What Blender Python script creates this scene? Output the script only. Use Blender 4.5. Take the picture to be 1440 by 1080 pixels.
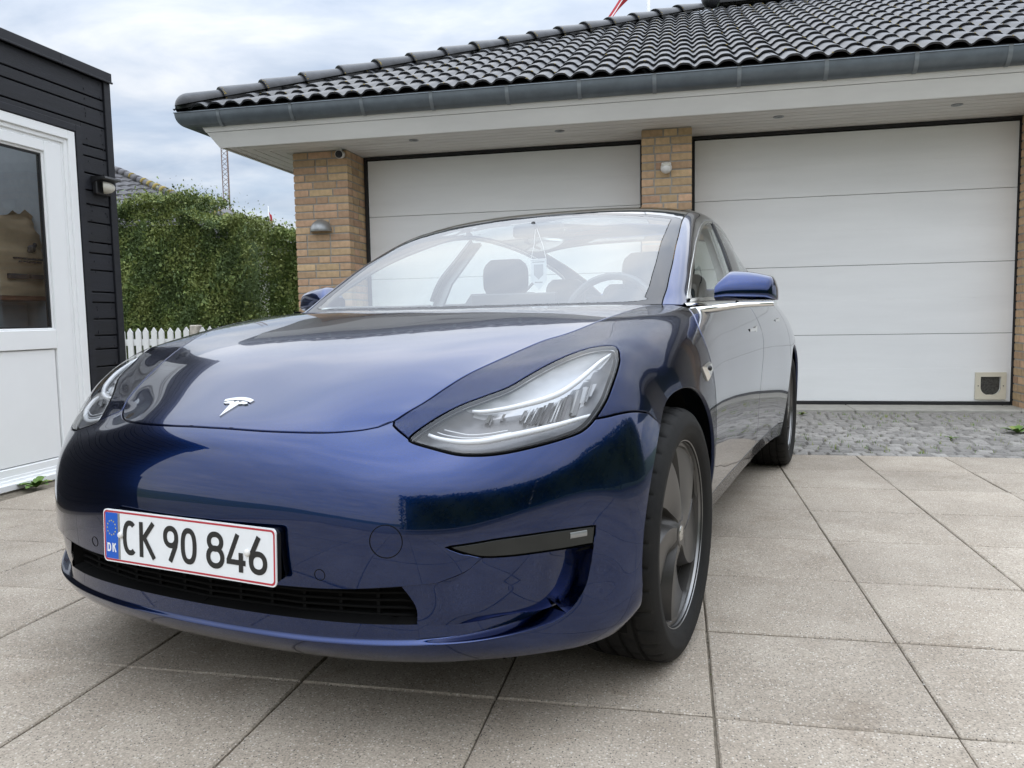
import bpy, math, random
import numpy as np
from mathutils import Matrix, Vector
from mathutils.geometry import delaunay_2d_cdt
for _o in list(bpy.data.objects): bpy.data.objects.remove(_o)
SC = bpy.context.scene
COL = SC.collection
random.seed(7); RNG = np.random.default_rng(7)
R_ = math.radians

# ------------------------------------------------------------------ camera
def camera_axes(yaw, pitch, roll):
    f = np.array([-math.sin(yaw)*math.cos(pitch), math.cos(yaw)*math.cos(pitch), -math.sin(pitch)])
    r = np.array([math.cos(yaw), math.sin(yaw), 0.]); d = np.cross(f, r)
    return math.cos(roll)*r+math.sin(roll)*d, -math.sin(roll)*r+math.cos(roll)*d, f
_r, _d, _f = camera_axes(0.21019, 0.084708, 0.018437)
cam = bpy.data.cameras.new('camera'); cam_o = bpy.data.objects.new('camera', cam); COL.objects.link(cam_o)
cam.sensor_width = 36.0; cam.lens = 36.0*1105.0/1440.0; cam.clip_start = .02; cam.clip_end = 900
cam_o.matrix_world = Matrix(((_r[0], -_d[0], -_f[0], 0), (_r[1], -_d[1], -_f[1], 0), (_r[2], -_d[2], -_f[2], .9081), (0, 0, 0, 1)))
SC.camera = cam_o

# ------------------------------------------------------------------ sky and sun
SUN_EL, SUN_AZ = R_(72), R_(165)      # azimuth clockwise from +Y
SUN_STRENGTH, SUN_ANGLE = .8, R_(175)
world = bpy.data.worlds.new('World'); SC.world = world; world.use_nodes = True
def build_world():
    nt = world.node_tree; N = nt.nodes; L = nt.links; N.clear()
    def n(t, **k):
        x = N.new(t)
        for a, b in k.items(): setattr(x, a, b)
        return x
    out = n('ShaderNodeOutputWorld'); bg = n('ShaderNodeBackground'); bg.inputs[1].default_value = .1
    sky = n('ShaderNodeTexSky', sky_type='NISHITA', sun_disc=False, sun_elevation=SUN_EL, sun_rotation=SUN_AZ)
    sky.air_density = 1.0; sky.dust_density = 1.6
    tc = n('ShaderNodeTexCoord'); sp = n('ShaderNodeSeparateXYZ'); L.new(tc.outputs['Generated'], sp.inputs[0])
    az = n('ShaderNodeMath', operation='ABSOLUTE'); L.new(sp.outputs[2], az.inputs[0])
    ad = n('ShaderNodeMath', operation='ADD'); ad.inputs[1].default_value = .13; L.new(az.outputs[0], ad.inputs[0])
    cb = n('ShaderNodeCombineXYZ')
    for i in (0, 1):
        dv = n('ShaderNodeMath', operation='DIVIDE'); L.new(sp.outputs[i], dv.inputs[0]); L.new(ad.outputs[0], dv.inputs[1]); L.new(dv.outputs[0], cb.inputs[i])
    mp = n('ShaderNodeMapping'); mp.inputs['Location'].default_value = (3.1, 1.7, 0); mp.inputs['Scale'].default_value = (1, 1.25, 1); L.new(cb.outputs[0], mp.inputs[0])
    n1 = n('ShaderNodeTexNoise'); n1.inputs['Scale'].default_value = 1.9; n1.inputs['Detail'].default_value = 8; n1.inputs['Roughness'].default_value = .55; n1.inputs['Distortion'].default_value = .35
    L.new(mp.outputs[0], n1.inputs['Vector'])
    n2 = n('ShaderNodeTexNoise'); n2.inputs['Scale'].default_value = .55; n2.inputs['Detail'].default_value = 4; n2.inputs['Roughness'].default_value = .5
    L.new(mp.outputs[0], n2.inputs['Vector'])
    cov = n('ShaderNodeValToRGB'); cov.color_ramp.elements[0].position = .22; cov.color_ramp.elements[1].position = .50
    cov.color_ramp.elements[0].color = (.45, .45, .45, 1); cov.color_ramp.elements[1].color = (1, 1, 1, 1)
    L.new(n2.outputs[0], cov.inputs[0])
    shade = n('ShaderNodeValToRGB'); cr = shade.color_ramp
    cr.elements[0].position = .33; cr.elements[0].color = (2.5, 2.98, 3.75, 1)
    cr.elements[1].position = .72; cr.elements[1].color = (4.8, 4.93, 5.1, 1)
    e = cr.elements.new(.52); e.color = (3.45, 3.82, 4.4, 1)
    L.new(n1.outputs[0], shade.inputs[0])
    # an overcast sky brightens towards the zenith
    z2 = n('ShaderNodeMath', operation='POWER'); z2.inputs[1].default_value = 2.3; L.new(az.outputs[0], z2.inputs[0])
    zg = n('ShaderNodeMapRange'); zg.inputs['To Min'].default_value = .90; zg.inputs['To Max'].default_value = 4.3; L.new(z2.outputs[0], zg.inputs['Value'])
    sc_ = n('ShaderNodeVectorMath', operation='SCALE'); L.new(shade.outputs[0], sc_.inputs[0]); L.new(zg.outputs[0], sc_.inputs['Scale'])
    mx = n('ShaderNodeMix', data_type='RGBA'); L.new(cov.outputs[0], mx.inputs[0]); L.new(sky.outputs[0], mx.inputs[6]); L.new(sc_.outputs[0], mx.inputs[7])
    L.new(mx.outputs[2], bg.inputs[0]); L.new(bg.outputs[0], out.inputs[0])
build_world()
sun = bpy.data.lights.new('sun', 'SUN'); sun.energy = SUN_STRENGTH; sun.angle = SUN_ANGLE; sun.color = (1, .955, .89)
sun_o = bpy.data.objects.new('sun', sun); COL.objects.link(sun_o)
_sd = Vector((math.sin(SUN_AZ)*math.cos(SUN_EL), math.cos(SUN_AZ)*math.cos(SUN_EL), math.sin(SUN_EL)))
sun_o.rotation_euler = _sd.to_track_quat('Z', 'Y').to_euler(); sun_o.location = (0, 0, 30)
vs = SC.view_settings; vs.view_transform = 'Standard'; vs.look = 'None'; vs.gamma = 1; vs.use_curve_mapping = False; vs.exposure = 1.0
SC.cycles.max_bounces = 10; SC.cycles.transparent_max_bounces = 12; SC.cycles.glossy_bounces = 6
SC.cycles.sample_clamp_indirect = 8; SC.cycles.caustics_reflective = False; SC.cycles.caustics_refractive = False

# ------------------------------------------------------------------ materials
def mat(name, color=(.5, .5, .5), rough=.5, metal=0., var=0., vscale=20., bump=0., bscale=200., coat=0., spec=None, color2=None, ior=None, objvar=0., stretch=None, hue=0.):
    m = bpy.data.materials.new(name); m.use_nodes = True; nt = m.node_tree; N = nt.nodes; L = nt.links
    b = N['Principled BSDF']; b.inputs['Base Color'].default_value = (*color, 1); b.inputs['Roughness'].default_value = rough; b.inputs['Metallic'].default_value = metal
    if coat: b.inputs['Coat Weight'].default_value = coat; b.inputs['Coat Roughness'].default_value = .02
    if spec is not None: b.inputs['Specular IOR Level'].default_value = spec
    if ior: b.inputs['IOR'].default_value = ior
    tc = N.new('ShaderNodeTexCoord'); vec = tc.outputs['Object']
    if stretch:
        mp = N.new('ShaderNodeMapping'); mp.inputs['Scale'].default_value = stretch; L.new(vec, mp.inputs[0]); vec = mp.outputs[0]
    col = None
    if var or color2:
        nz = N.new('ShaderNodeTexNoise'); nz.inputs['Scale'].default_value = vscale; nz.inputs['Detail'].default_value = 6; nz.inputs['Roughness'].default_value = .6; L.new(vec, nz.inputs['Vector'])
        rp = N.new('ShaderNodeValToRGB'); rp.color_ramp.elements[0].position = .3; rp.color_ramp.elements[1].position = .7
        c2 = color2 if color2 else tuple(min(1, c*(1+var)) for c in color); c1 = color if color2 else tuple(c*(1-var) for c in color)
        rp.color_ramp.elements[0].color = (*c1, 1); rp.color_ramp.elements[1].color = (*c2, 1)
        L.new(nz.outputs[0], rp.inputs[0]); col = rp.outputs[0]
    if objvar or hue:
        oi = N.new('ShaderNodeObjectInfo'); hs = N.new('ShaderNodeHueSaturation')
        mr = N.new('ShaderNodeMapRange'); mr.inputs['To Min'].default_value = 1-objvar; mr.inputs['To Max'].default_value = 1+objvar
        L.new(oi.outputs['Random'], mr.inputs['Value']); L.new(mr.outputs[0], hs.inputs['Value'])
        if hue:
            m2 = N.new('ShaderNodeMath'); m2.operation = 'MULTIPLY'; m2.inputs[1].default_value = 7.31; L.new(oi.outputs['Random'], m2.inputs[0])
            m3 = N.new('ShaderNodeMath'); m3.operation = 'FRACT'; L.new(m2.outputs[0], m3.inputs[0])
            m4 = N.new('ShaderNodeMapRange'); m4.inputs['To Min'].default_value = .5-hue; m4.inputs['To Max'].default_value = .5+hue*.6; L.new(m3.outputs[0], m4.inputs['Value']); L.new(m4.outputs[0], hs.inputs['Hue'])
        if col is not None: L.new(col, hs.inputs['Color'])
        else: hs.inputs['Color'].default_value = (*color, 1)
        col = hs.outputs[0]
    if col is not None: L.new(col, b.inputs['Base Color'])
    if bump:
        nb = N.new('ShaderNodeTexNoise'); nb.inputs['Scale'].default_value = bscale; nb.inputs['Detail'].default_value = 5; L.new(vec, nb.inputs['Vector'])
        bp = N.new('ShaderNodeBump'); bp.inputs['Strength'].default_value = bump; bp.inputs['Distance'].default_value = .004; L.new(nb.outputs[0], bp.inputs['Height']); L.new(bp.outputs[0], b.inputs['Normal'])
    return m
def glass_mat(name, tint=(.8, .84, .82), ior=1.5, rough=0.0, refl=(1, 1, 1), haze=0.):
    """thin pane: Fresnel reflection over tinted transmission, a pale haze on top for dust and sky glare"""
    m = bpy.data.materials.new(name); m.use_nodes = True; nt = m.node_tree; N = nt.nodes; L = nt.links; N.clear()
    o = N.new('ShaderNodeOutputMaterial'); mx = N.new('ShaderNodeMixShader'); fr = N.new('ShaderNodeFresnel'); fr.inputs[0].default_value = ior
    ge = N.new('ShaderNodeNewGeometry'); mi = N.new('ShaderNodeMix'); mi.inputs[2].default_value = ior; mi.inputs[3].default_value = 1/ior; L.new(ge.outputs['Backfacing'], mi.inputs[0]); L.new(mi.outputs[0], fr.inputs[0])   # same pane seen from either side
    t = N.new('ShaderNodeBsdfTransparent'); t.inputs[0].default_value = (*tint, 1); g = N.new('ShaderNodeBsdfGlossy'); g.inputs['Roughness'].default_value = rough; g.inputs[0].default_value = (*refl, 1)
    base = t.outputs[0]
    if haze:
        d = N.new('ShaderNodeBsdfDiffuse'); d.inputs[0].default_value = (.75, .78, .80, 1); m2 = N.new('ShaderNodeMixShader'); m2.inputs[0].default_value = haze  # pale diffuse share: dust, plus sky glare put into the colour
        L.new(base, m2.inputs[1]); L.new(d.outputs[0], m2.inputs[2]); base = m2.outputs[0]
    L.new(fr.outputs[0], mx.inputs[0]); L.new(base, mx.inputs[1]); L.new(g.outputs[0], mx.inputs[2]); L.new(mx.outputs[0], o.inputs[0])
    return m
def slab_material():
    m = mat('concrete_slab', (.42, .39, .35), .88, bump=.35, bscale=260)
    nt = m.node_tree; N = nt.nodes; L = nt.links; b = N['Principled BSDF']; tc = [x for x in N if x.type == 'TEX_COORD'][0]
    oi = N.new('ShaderNodeObjectInfo'); off = N.new('ShaderNodeVectorMath'); off.operation = 'MULTIPLY_ADD'
    cmb = N.new('ShaderNodeCombineXYZ'); 
    for i in range(3): L.new(oi.outputs['Random'], cmb.inputs[i])
    off.inputs[1].default_value = (37, 53, 11); L.new(cmb.outputs[0], off.inputs[0]); L.new(tc.outputs['Object'], off.inputs[2])
    def noise(sc, det=4, rough=.6):
        n = N.new('ShaderNodeTexNoise'); n.inputs['Scale'].default_value = sc; n.inputs['Detail'].default_value = det; n.inputs['Roughness'].default_value = rough; L.new(off.outputs[0], n.inputs['Vector']); return n.outputs[0]
    def ramp(src, a, ca, bb, cbb):
        r = N.new('ShaderNodeValToRGB'); r.color_ramp.elements[0].position = a; r.color_ramp.elements[1].position = bb; r.color_ramp.elements[0].color = (*ca, 1); r.color_ramp.elements[1].color = (*cbb, 1); L.new(src, r.inputs[0]); return r.outputs[0]
    base = ramp(noise(5.5, 6), .3, (.362, .312, .252), .72, (.452, .400, .333))
    fine = ramp(noise(190, 2), .36, (.70, .70, .70), .62, (1.10, 1.10, 1.10))
    mul = N.new('ShaderNodeMix'); mul.data_type = 'RGBA'; mul.blend_type = 'MULTIPLY'; mul.inputs[0].default_value = 1; L.new(base, mul.inputs[6]); L.new(fine, mul.inputs[7])
    def specks(scale, lo, hi, cc):
        v = N.new('ShaderNodeTexVoronoi'); v.inputs['Scale'].default_value = scale; v.inputs['Randomness'].default_value = 1; L.new(off.outputs[0], v.inputs['Vector'])
        sel = N.new('ShaderNodeSeparateColor'); L.new(v.outputs['Color'], sel.inputs[0])
        a = N.new('ShaderNodeMath'); a.operation = 'GREATER_THAN'; a.inputs[1].default_value = lo; L.new(sel.outputs[0], a.inputs[0])
        d = N.new('ShaderNodeMath'); d.operation = 'LESS_THAN'; d.inputs[1].default_value = hi; L.new(v.outputs['Distance'], d.inputs[0])
        k = N.new('ShaderNodeMath'); k.operation = 'MULTIPLY'; L.new(a.outputs[0], k.inputs[0]); L.new(d.outputs[0], k.inputs[1]); return k.outputs[0], cc
    cur = mul.outputs[2]
    for s in (specks(150, .82, .36, (.58, .54, .48)), specks(190, .82, .34, (.10, .09, .08)), specks(80, .94, .34, (.52, .45, .38))):
        x = N.new('ShaderNodeMix'); x.data_type = 'RGBA'; L.new(s[0], x.inputs[0]); L.new(cur, x.inputs[6]); x.inputs[7].default_value = (*s[1 + 0], 1) if False else (*s[1], 1); cur = x.outputs[2]
    hs = N.new('ShaderNodeHueSaturation'); mr = N.new('ShaderNodeMapRange'); mr.inputs['To Min'].default_value = .93; mr.inputs['To Max'].default_value = 1.06
    L.new(oi.outputs['Random'], mr.inputs['Value']); L.new(mr.outputs[0], hs.inputs['Value']); L.new(cur, hs.inputs['Color'])
    # big uneven dirt across slabs
    geo = N.new('ShaderNodeNewGeometry'); dn = N.new('ShaderNodeTexNoise'); dn.inputs['Scale'].default_value = 1.3; dn.inputs['Detail'].default_value = 5; L.new(geo.outputs['Position'], dn.inputs['Vector'])
    dr = N.new('ShaderNodeValToRGB'); dr.color_ramp.elements[0].position = .35; dr.color_ramp.elements[0].color = (.80, .78, .755, 1); dr.color_ramp.elements[1].position = .62; dr.color_ramp.elements[1].color = (1.03, 1.02, 1, 1); L.new(dn.outputs[0], dr.inputs[0])
    m2 = N.new('ShaderNodeMix'); m2.data_type = 'RGBA'; m2.blend_type = 'MULTIPLY'; m2.inputs[0].default_value = 1; L.new(hs.outputs[0], m2.inputs[6]); L.new(dr.outputs[0], m2.inputs[7])
    sn = N.new('ShaderNodeTexNoise'); sn.inputs['Scale'].default_value = 4.2; sn.inputs['Detail'].default_value = 7; sn.inputs['Roughness'].default_value = .7; sn.inputs['Distortion'].default_value = .6; L.new(geo.outputs['Position'], sn.inputs['Vector'])
    sr = N.new('ShaderNodeValToRGB'); sr.color_ramp.elements[0].position = .30; sr.color_ramp.elements[0].color = (.80, .765, .73, 1); sr.color_ramp.elements[1].position = .42; sr.color_ramp.elements[1].color = (1, 1, 1, 1); L.new(sn.outputs[0], sr.inputs[0])
    m3 = N.new('ShaderNodeMix'); m3.data_type = 'RGBA'; m3.blend_type = 'MULTIPLY'; m3.inputs[0].default_value = .8; L.new(m2.outputs[2], m3.inputs[6]); L.new(sr.outputs[0], m3.inputs[7])
    L.new(m3.outputs[2], b.inputs['Base Color'])
    return m
def paint_material():
    m = mat('blue_car_paint', (.002, .013, .13),   .21, metal=1., coat=1.0, spec=0.)
    nt = m.node_tree; N = nt.nodes; L = nt.links; b = N['Principled BSDF']; b.inputs['Coat Roughness'].default_value = .012; b.inputs['Coat IOR'].default_value = 1.55
    # fine flakes in the base, a little dust on the coat
    tc = [x for x in N if x.type == 'TEX_COORD'][0]
    v = N.new('ShaderNodeTexVoronoi'); v.inputs['Scale'].default_value = 1400; L.new(tc.outputs['Object'], v.inputs['Vector'])
    r = N.new('ShaderNodeMix'); r.data_type = 'RGBA'; sp = N.new('ShaderNodeSeparateColor'); L.new(v.outputs['Color'], sp.inputs[0]); L.new(sp.outputs[0], r.inputs[0])
    r.inputs[6].default_value = (.0002, .0105, .063, 1); r.inputs[7].default_value = (.0004, .0200, .110, 1)
    d = N.new('ShaderNodeTexVoronoi'); d.inputs['Scale'].default_value = 75; L.new(tc.outputs['Object'], d.inputs['Vector'])
    ds = N.new('ShaderNodeSeparateColor'); L.new(d.outputs['Color'], ds.inputs[0])
    g1 = N.new('ShaderNodeMath'); g1.operation = 'GREATER_THAN'; g1.inputs[1].default_value = .9; L.new(ds.outputs[1], g1.inputs[0])
    g2 = N.new('ShaderNodeMath'); g2.operation = 'LESS_THAN'; g2.inputs[1].default_value = .085; L.new(d.outputs['Distance'], g2.inputs[0])
    g3 = N.new('ShaderNodeMath'); g3.operation = 'MULTIPLY'; L.new(g1.outputs[0], g3.inputs[0]); L.new(g2.outputs[0], g3.inputs[1])
    mx = N.new('ShaderNodeMix'); mx.data_type = 'RGBA'; L.new(g3.outputs[0], mx.inputs[0]); L.new(r.outputs[2], mx.inputs[6]); mx.inputs[7].default_value = (.09, .09, .11, 1)
    L.new(mx.outputs[2], b.inputs['Base Color'])
    inv = N.new('ShaderNodeMath'); inv.operation = 'SUBTRACT'; inv.inputs[0].default_value = 1; L.new(g3.outputs[0], inv.inputs[1]); L.new(inv.outputs[0], b.inputs['Coat Weight'])
    return m
M = dict(
    paint=paint_material(), slab=slab_material(),
    black=mat('black_plastic', (.012, .012, .013), .45), matte=mat('matte_black', (.006, .006, .006), .8, spec=.1),
    rubber=mat('tyre_rubber', (.0085, .0085, .009), .72, color2=(.015, .0145, .0135), vscale=11, bump=.3, bscale=420, spec=.22),
    cap=mat('grey_wheel_cover', (.052, .049, .046), .33, metal=.2, var=.05, vscale=8), rimedge=mat('machined_rim', (.22, .22, .22), .28, metal=.8),
    chrome=mat('chrome', (.78, .78, .76), .07, metal=1.), satin=mat('satin_trim', (.55, .55, .53), .22, metal=1.),
    glass=glass_mat('car_glass', (.86, .925, .915), 2.15, haze=.028), sideglass=glass_mat('side_glass', (.90, .96, .94), 1.5, haze=.0), lens=glass_mat('lamp_lens', (.95, .95, .95), 1.45),
    roofglass=mat('dark_roof_glass', (.004, .004, .005), .03, coat=1.), frit=mat('glass_frit', (.012, .011, .013), .05),
    interior=mat('dark_interior', (.030, .031, .034), .7), seat=mat('black_seat', (.022, .022, .025), .55, var=.2, vscale=30), dash=mat('dashboard', (.035, .036, .04), .5), greytrim=mat('grey_trim', (.34, .34, .33), .8),
    silver=mat('lamp_silver', (.32, .33, .34), .30, metal=.7), lampgrey=mat('lamp_grey', (.13, .133, .138), .38, metal=.5), drl=mat('light_guide', (.66, .68, .70), .25, coat=.6), lampdark=mat('lamp_dark', (.05, .05, .055), .3, metal=.4), foglens=mat('fog_lamp_lens', (.018, .020, .019), .08, spec=.4),
    wht=mat('white_paint', (.72, .72, .70), .42, var=.04, vscale=3, bump=.06, bscale=60), doorwhite=mat('garage_door_white', (.86, .87, .865), .5, var=.045, vscale=2.5, bump=.22, bscale=110, stretch=(.25, 1, 1.8)),
    upvc=mat('white_upvc', (.84, .85, .85), .28, var=.02, vscale=4), fascia=mat('fascia_paint', (.76, .76, .735), .6, var=.06, vscale=4, bump=.12, bscale=70, stretch=(.3, 1, 1)), soffit=mat('soffit_board', (.66, .64, .60), .65, var=.08, vscale=6, bump=.12, bscale=60, stretch=(.2, 1, 1)),
    brick=mat('yellow_brick', (.52, .36, .215), .88, var=.16, vscale=18, bump=.5, bscale=160, objvar=.20, hue=.016), mortar=mat('mortar', (.36, .335, .29), .95, var=.12, vscale=40, bump=.6, bscale=220),
    tile=mat('black_glazed_tile', (.026, .027, .030), .36, var=.5, vscale=9, bump=.15, bscale=60, objvar=.35, spec=.42), lichen=mat('yellow_lichen', (.27, .205, .06), .95, var=.4, vscale=150, bump=.6, bscale=300),
    zinc=mat('zinc_gutter', (.115, .135, .15), .42, metal=.35, var=.14, vscale=9, bump=.05, bscale=40), seal=mat('black_seal', (.012, .012, .013), .6),
    cobble=mat('granite_sett', (.245, .232, .212), .8, var=.25, vscale=60, bump=.6, bscale=150, objvar=.25), sand=mat('joint_sand', (.17, .145, .11), .95, var=.4, vscale=60, bump=.6, bscale=200), sandlight=mat('sett_joint_sand', (.17, .155, .12), .95, var=.4, vscale=50, bump=.6, bscale=200),
    concrete=mat('kerb_concrete', (.36, .345, .305), .9, var=.15, vscale=9, bump=.3, bscale=150), ground=mat('ground_gravel', (.22, .21, .185), .95, var=.25, vscale=2.5, bump=.5, bscale=60), lawn=mat('lawn', (.06, .095, .03), .95, var=.35, vscale=8, bump=.8, bscale=90),
    board=mat('black_board', (.0062, .0072, .0115), .6, var=.4, vscale=9, bump=.35, bscale=70, stretch=(6, .35, 6), objvar=.2), capping=mat('dark_capping', (.015, .016, .021), .45, metal=.3, var=.1, vscale=5), steel=mat('brushed_steel', (.45, .45, .45), .3, metal=1., var=.05), zinclight=mat('zinc_strap', (.20, .225, .24), .4, metal=.4, var=.1, vscale=20), galv=mat('grey_metal_lamp', (.34, .35, .35), .42, metal=.6, var=.08, vscale=30),
    frosted=mat('frosted_glass', (.62, .60, .52), .35), plasticwhite=mat('white_plastic', (.76, .75, .72), .35), cream=mat('cream_plastic', (.66, .62, .50), .4), smoky=mat('smoky_flap', (.055, .055, .05), .25, var=.5, vscale=60),
    bag=mat('paper_bag', (.38, .285, .18), .8, var=.12, vscale=9, bump=.5, bscale=12), bagprint=mat('bag_print', (.03, .028, .035), .7), shelf=mat('wooden_shelf', (.16, .065, .035), .6, var=.2, vscale=12), shedwall=mat('shed_inside_wall', (.30, .325, .35), .8, var=.06), pane=glass_mat('door_pane', (.86, .90, .91), 1.55),
    leafa=mat('leaf_green', (.14, .195, .05), .6), leafb=mat('leaf_dark_green', (.088, .132, .04), .6), leafc=mat('leaf_yellow_green', (.21, .25, .07), .6), stem=mat('brown_stem', (.06, .045, .03), .9), weed=mat('weed_leaf', (.11, .20, .035), .6, var=.3, vscale=40), weedy=mat('weed_yellow', (.24, .27, .07), .7),
    picket=mat('white_picket', (.74, .74, .72), .55, var=.05, vscale=20), postwood=mat('weathered_post', (.46, .42, .36), .85, var=.3, vscale=30, bump=.4, bscale=80),
    mast=mat('mast_steel', (.24, .17, .16), .6, metal=.2), red=mat('flag_red', (.42, .022, .035), .75), flagwhite=mat('flag_white', (.74, .72, .72), .75), polewhite=mat('pole_white', (.74, .75, .77), .5),
    platewhite=mat('plate_white', (.80, .82, .83), .3, var=.02, vscale=60), platered=mat('plate_red', (.45, .025, .04), .4), plateblue=mat('plate_blue', (.006, .10, .52), .35), plateblack=mat('plate_black', (.012, .012, .012), .4), gold=mat('star_yellow', (.55, .48, .10), .5), plategrey=mat('plate_grey', (.25, .25, .24), .4),
    houseroof=mat('far_roof_tile', (.075, .072, .078), .6, var=.25, vscale=6, objvar=.1), housewall=mat('far_wall', (.40, .38, .34), .9), pennant=mat('pennant_cloth', (.62, .64, .66), .8), pennantprint=mat('pennant_print', (.22, .24, .27), .8), moss=mat('moss', (.10, .115, .035), .95, var=.4, vscale=80),
)

# ------------------------------------------------------------------ mesh helpers
def mesh_obj(name, verts, faces, material=None, parent=None, mats=None, fmat=None, smooth=False, normals=None):
    me = bpy.data.meshes.new(name)
    me.from_pydata([tuple(map(float, v)) for v in verts], [], [tuple(int(i) for i in f) for f in faces])
    for m in (mats or ([material] if material else [])): me.materials.append(m)
    if fmat is not None: me.polygons.foreach_set('material_index', np.asarray(fmat, dtype=np.int32))
    if smooth: me.polygons.foreach_set('use_smooth', np.ones(len(me.polygons), dtype=bool))
    me.update()
    if normals is not None: me.normals_split_custom_set_from_vertices([tuple(map(float, x)) for x in normals])
    return link(name, me, parent)
def link(name, me, parent=None):
    o = bpy.data.objects.new(name, me); COL.objects.link(o)
    if parent is not None: o.parent = parent
    return o
def empty(name, loc=(0, 0, 0), rz=0, parent=None):
    o = bpy.data.objects.new(name, None); o.empty_display_size = .1; COL.objects.link(o); o.location = loc; o.rotation_euler = (0, 0, rz)
    if parent: o.parent = parent
    return o
def tag(o, label, cat, group=None):
    o['label'] = label; o['category'] = cat
    if group: o['group'] = group
    return o
def structure(o): o['kind'] = 'structure'; return o
def stuff(o): o['kind'] = 'stuff'; return o
class MB:
    """collects shapes into one mesh"""
    def __init__(s): s.v = []; s.f = []; s.m = []; s.n = 0
    def add(s, V, F, m=0):
        s.v += [tuple(p) for p in V]; s.f += [tuple(i+s.n for i in f) for f in F]; s.m += [m]*len(F); s.n += len(V); return s
    def box(s, a, b, m=0, bev=0., rot=None, at=None):
        a = np.minimum(a, b), np.maximum(a, b); lo, hi = a
        if bev:
            x = [lo[0], hi[0]]; V = []
            # chamfered box: every corner as three verts
            for ix in (0, 1):
                for iy in (0, 1):
                    for iz in (0, 1):
                        c = np.array([(lo, hi)[ix][0], (lo, hi)[iy][1], (lo, hi)[iz][2]]); sg = np.array([1-2*ix, 1-2*iy, 1-2*iz])*bev
                        V += [c+sg*[0, 1, 1], c+sg*[1, 0, 1], c+sg*[1, 1, 0]]
            k = lambda ix, iy, iz, ax: (ix*4+iy*2+iz)*3+ax
            F = []
            F += [(k(0, 0, 0, 0), k(0, 0, 1, 0), k(0, 1, 1, 0), k(0, 1, 0, 0)), (k(1, 0, 0, 0), k(1, 1, 0, 0), k(1, 1, 1, 0), k(1, 0, 1, 0))]
            F += [(k(0, 0, 0, 1), k(1, 0, 0, 1), k(1, 0, 1, 1), k(0, 0, 1, 1)), (k(0, 1, 0, 1), k(0, 1, 1, 1), k(1, 1, 1, 1), k(1, 1, 0, 1))]
            F += [(k(0, 0, 0, 2), k(0, 1, 0, 2), k(1, 1, 0, 2), k(1, 0, 0, 2)), (k(0, 0, 1, 2), k(1, 0, 1, 2), k(1, 1, 1, 2), k(0, 1, 1, 2))]
            for iz in (0, 1):
                for ix in (0, 1):  # edges along y
                    F.append((k(ix, 0, iz, 0), k(ix, 1, iz, 0), k(ix, 1, iz, 2), k(ix, 0, iz, 2)))
                for iy in (0, 1):
                    F.append((k(0, iy, iz, 1), k(1, iy, iz, 1), k(1, iy, iz, 2), k(0, iy, iz, 2)))
            for ix in (0, 1):
                for iy in (0, 1):
                    F.append((k(ix, iy, 0, 0), k(ix, iy, 1, 0), k(ix, iy, 1, 1), k(ix, iy, 0, 1)))
                    for iz in (0, 1): F.append((k(ix, iy, iz, 0), k(ix, iy, iz, 1), k(ix, iy, iz, 2)))
            V = np.array(V); cc = (lo+hi)/2; F2 = []
            for f in F:  # orient outward
                p = V[list(f)]; nn = np.cross(p[1]-p[0], p[2]-p[0])
                F2.append(f if nn@(p.mean(0)-cc) > 0 else f[::-1])
            F = F2
        else:
            V = np.array([(x, y, z) for x in (lo[0], hi[0]) for y in (lo[1], hi[1]) for z in (lo[2], hi[2])])
            F = [(0, 1, 3, 2), (4, 6, 7, 5), (0, 4, 5, 1), (2, 3, 7, 6), (0, 2, 6, 4), (1, 5, 7, 3)]
        if rot is not None: V = (V-(lo+hi)/2)@np.array(rot).T+(lo+hi)/2
        return s.add(V, F, m)
    def tube(s, P, r, n=8, m=0, caps=True, up=None):
        P = np.asarray(P, float); r = np.broadcast_to(r, len(P)); V = []; 
        T = np.gradient(P, axis=0); T /= np.linalg.norm(T, axis=1)[:, None]+1e-12
        a = np.array(up if up is not None else ((0, 0, 1) if abs(T[0, 2]) < .9 else (1, 0, 0)), float)
        for p, t, q in zip(P, T, r):
            x = a-t*(a@t); x /= np.linalg.norm(x)+1e-12; y = np.cross(t, x); a = x if up is None else a
            for k in range(n): c = 2*math.pi*k/n; V.append(p+q*(math.cos(c)*x+math.sin(c)*y))
        F = [(i*n+k, i*n+(k+1) % n, (i+1)*n+(k+1) % n, (i+1)*n+k) for i in range(len(P)-1) for k in range(n)]
        if caps: F += [tuple(range(n))[::-1], tuple((len(P)-1)*n+k for k in range(n))]
        return s.add(V, F, m)
    def grid(s, G, m=0, flip=False, close=False):
        G = np.asarray(G, float); a, b = G.shape[:2]; V = G.reshape(-1, 3); F = []
        for i in range(a-1):
            for j in range(b if close else b-1):
                f = (i*b+j, (i+1)*b+j, (i+1)*b+(j+1) % b, i*b+(j+1) % b); F.append(f[::-1] if flip else f)
        return s.add(V, F, m)
    def lathe(s, prof, n=32, m=0, axis='z', at=(0, 0, 0)):
        G = []
        for r, h in prof:
            row = []
            for k in range(n):
                c = 2*math.pi*k/n; p = (r*math.cos(c), r*math.sin(c), h)
                row.append({'z': p, 'y': (p[0], h, p[1]), 'x': (h, p[0], p[1])}[axis])
            G.append(row)
        return s.grid(np.array(G)+np.array(at), m, close=True)
    def prism(s, poly, a, b, axis=1, m=0):
        """poly of 2D points extruded along axis from a to b"""
        n = len(poly)
        def P(p, h): q = list(p); q.insert(axis, h); return q
        V = [P(p, a) for p in poly]+[P(p, b) for p in poly]
        F = [(i, (i+1) % n, n+(i+1) % n, n+i) for i in range(n)]+[tuple(range(n))[::-1], tuple(range(n, 2*n))]
        return s.add(V, F, m)
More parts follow.
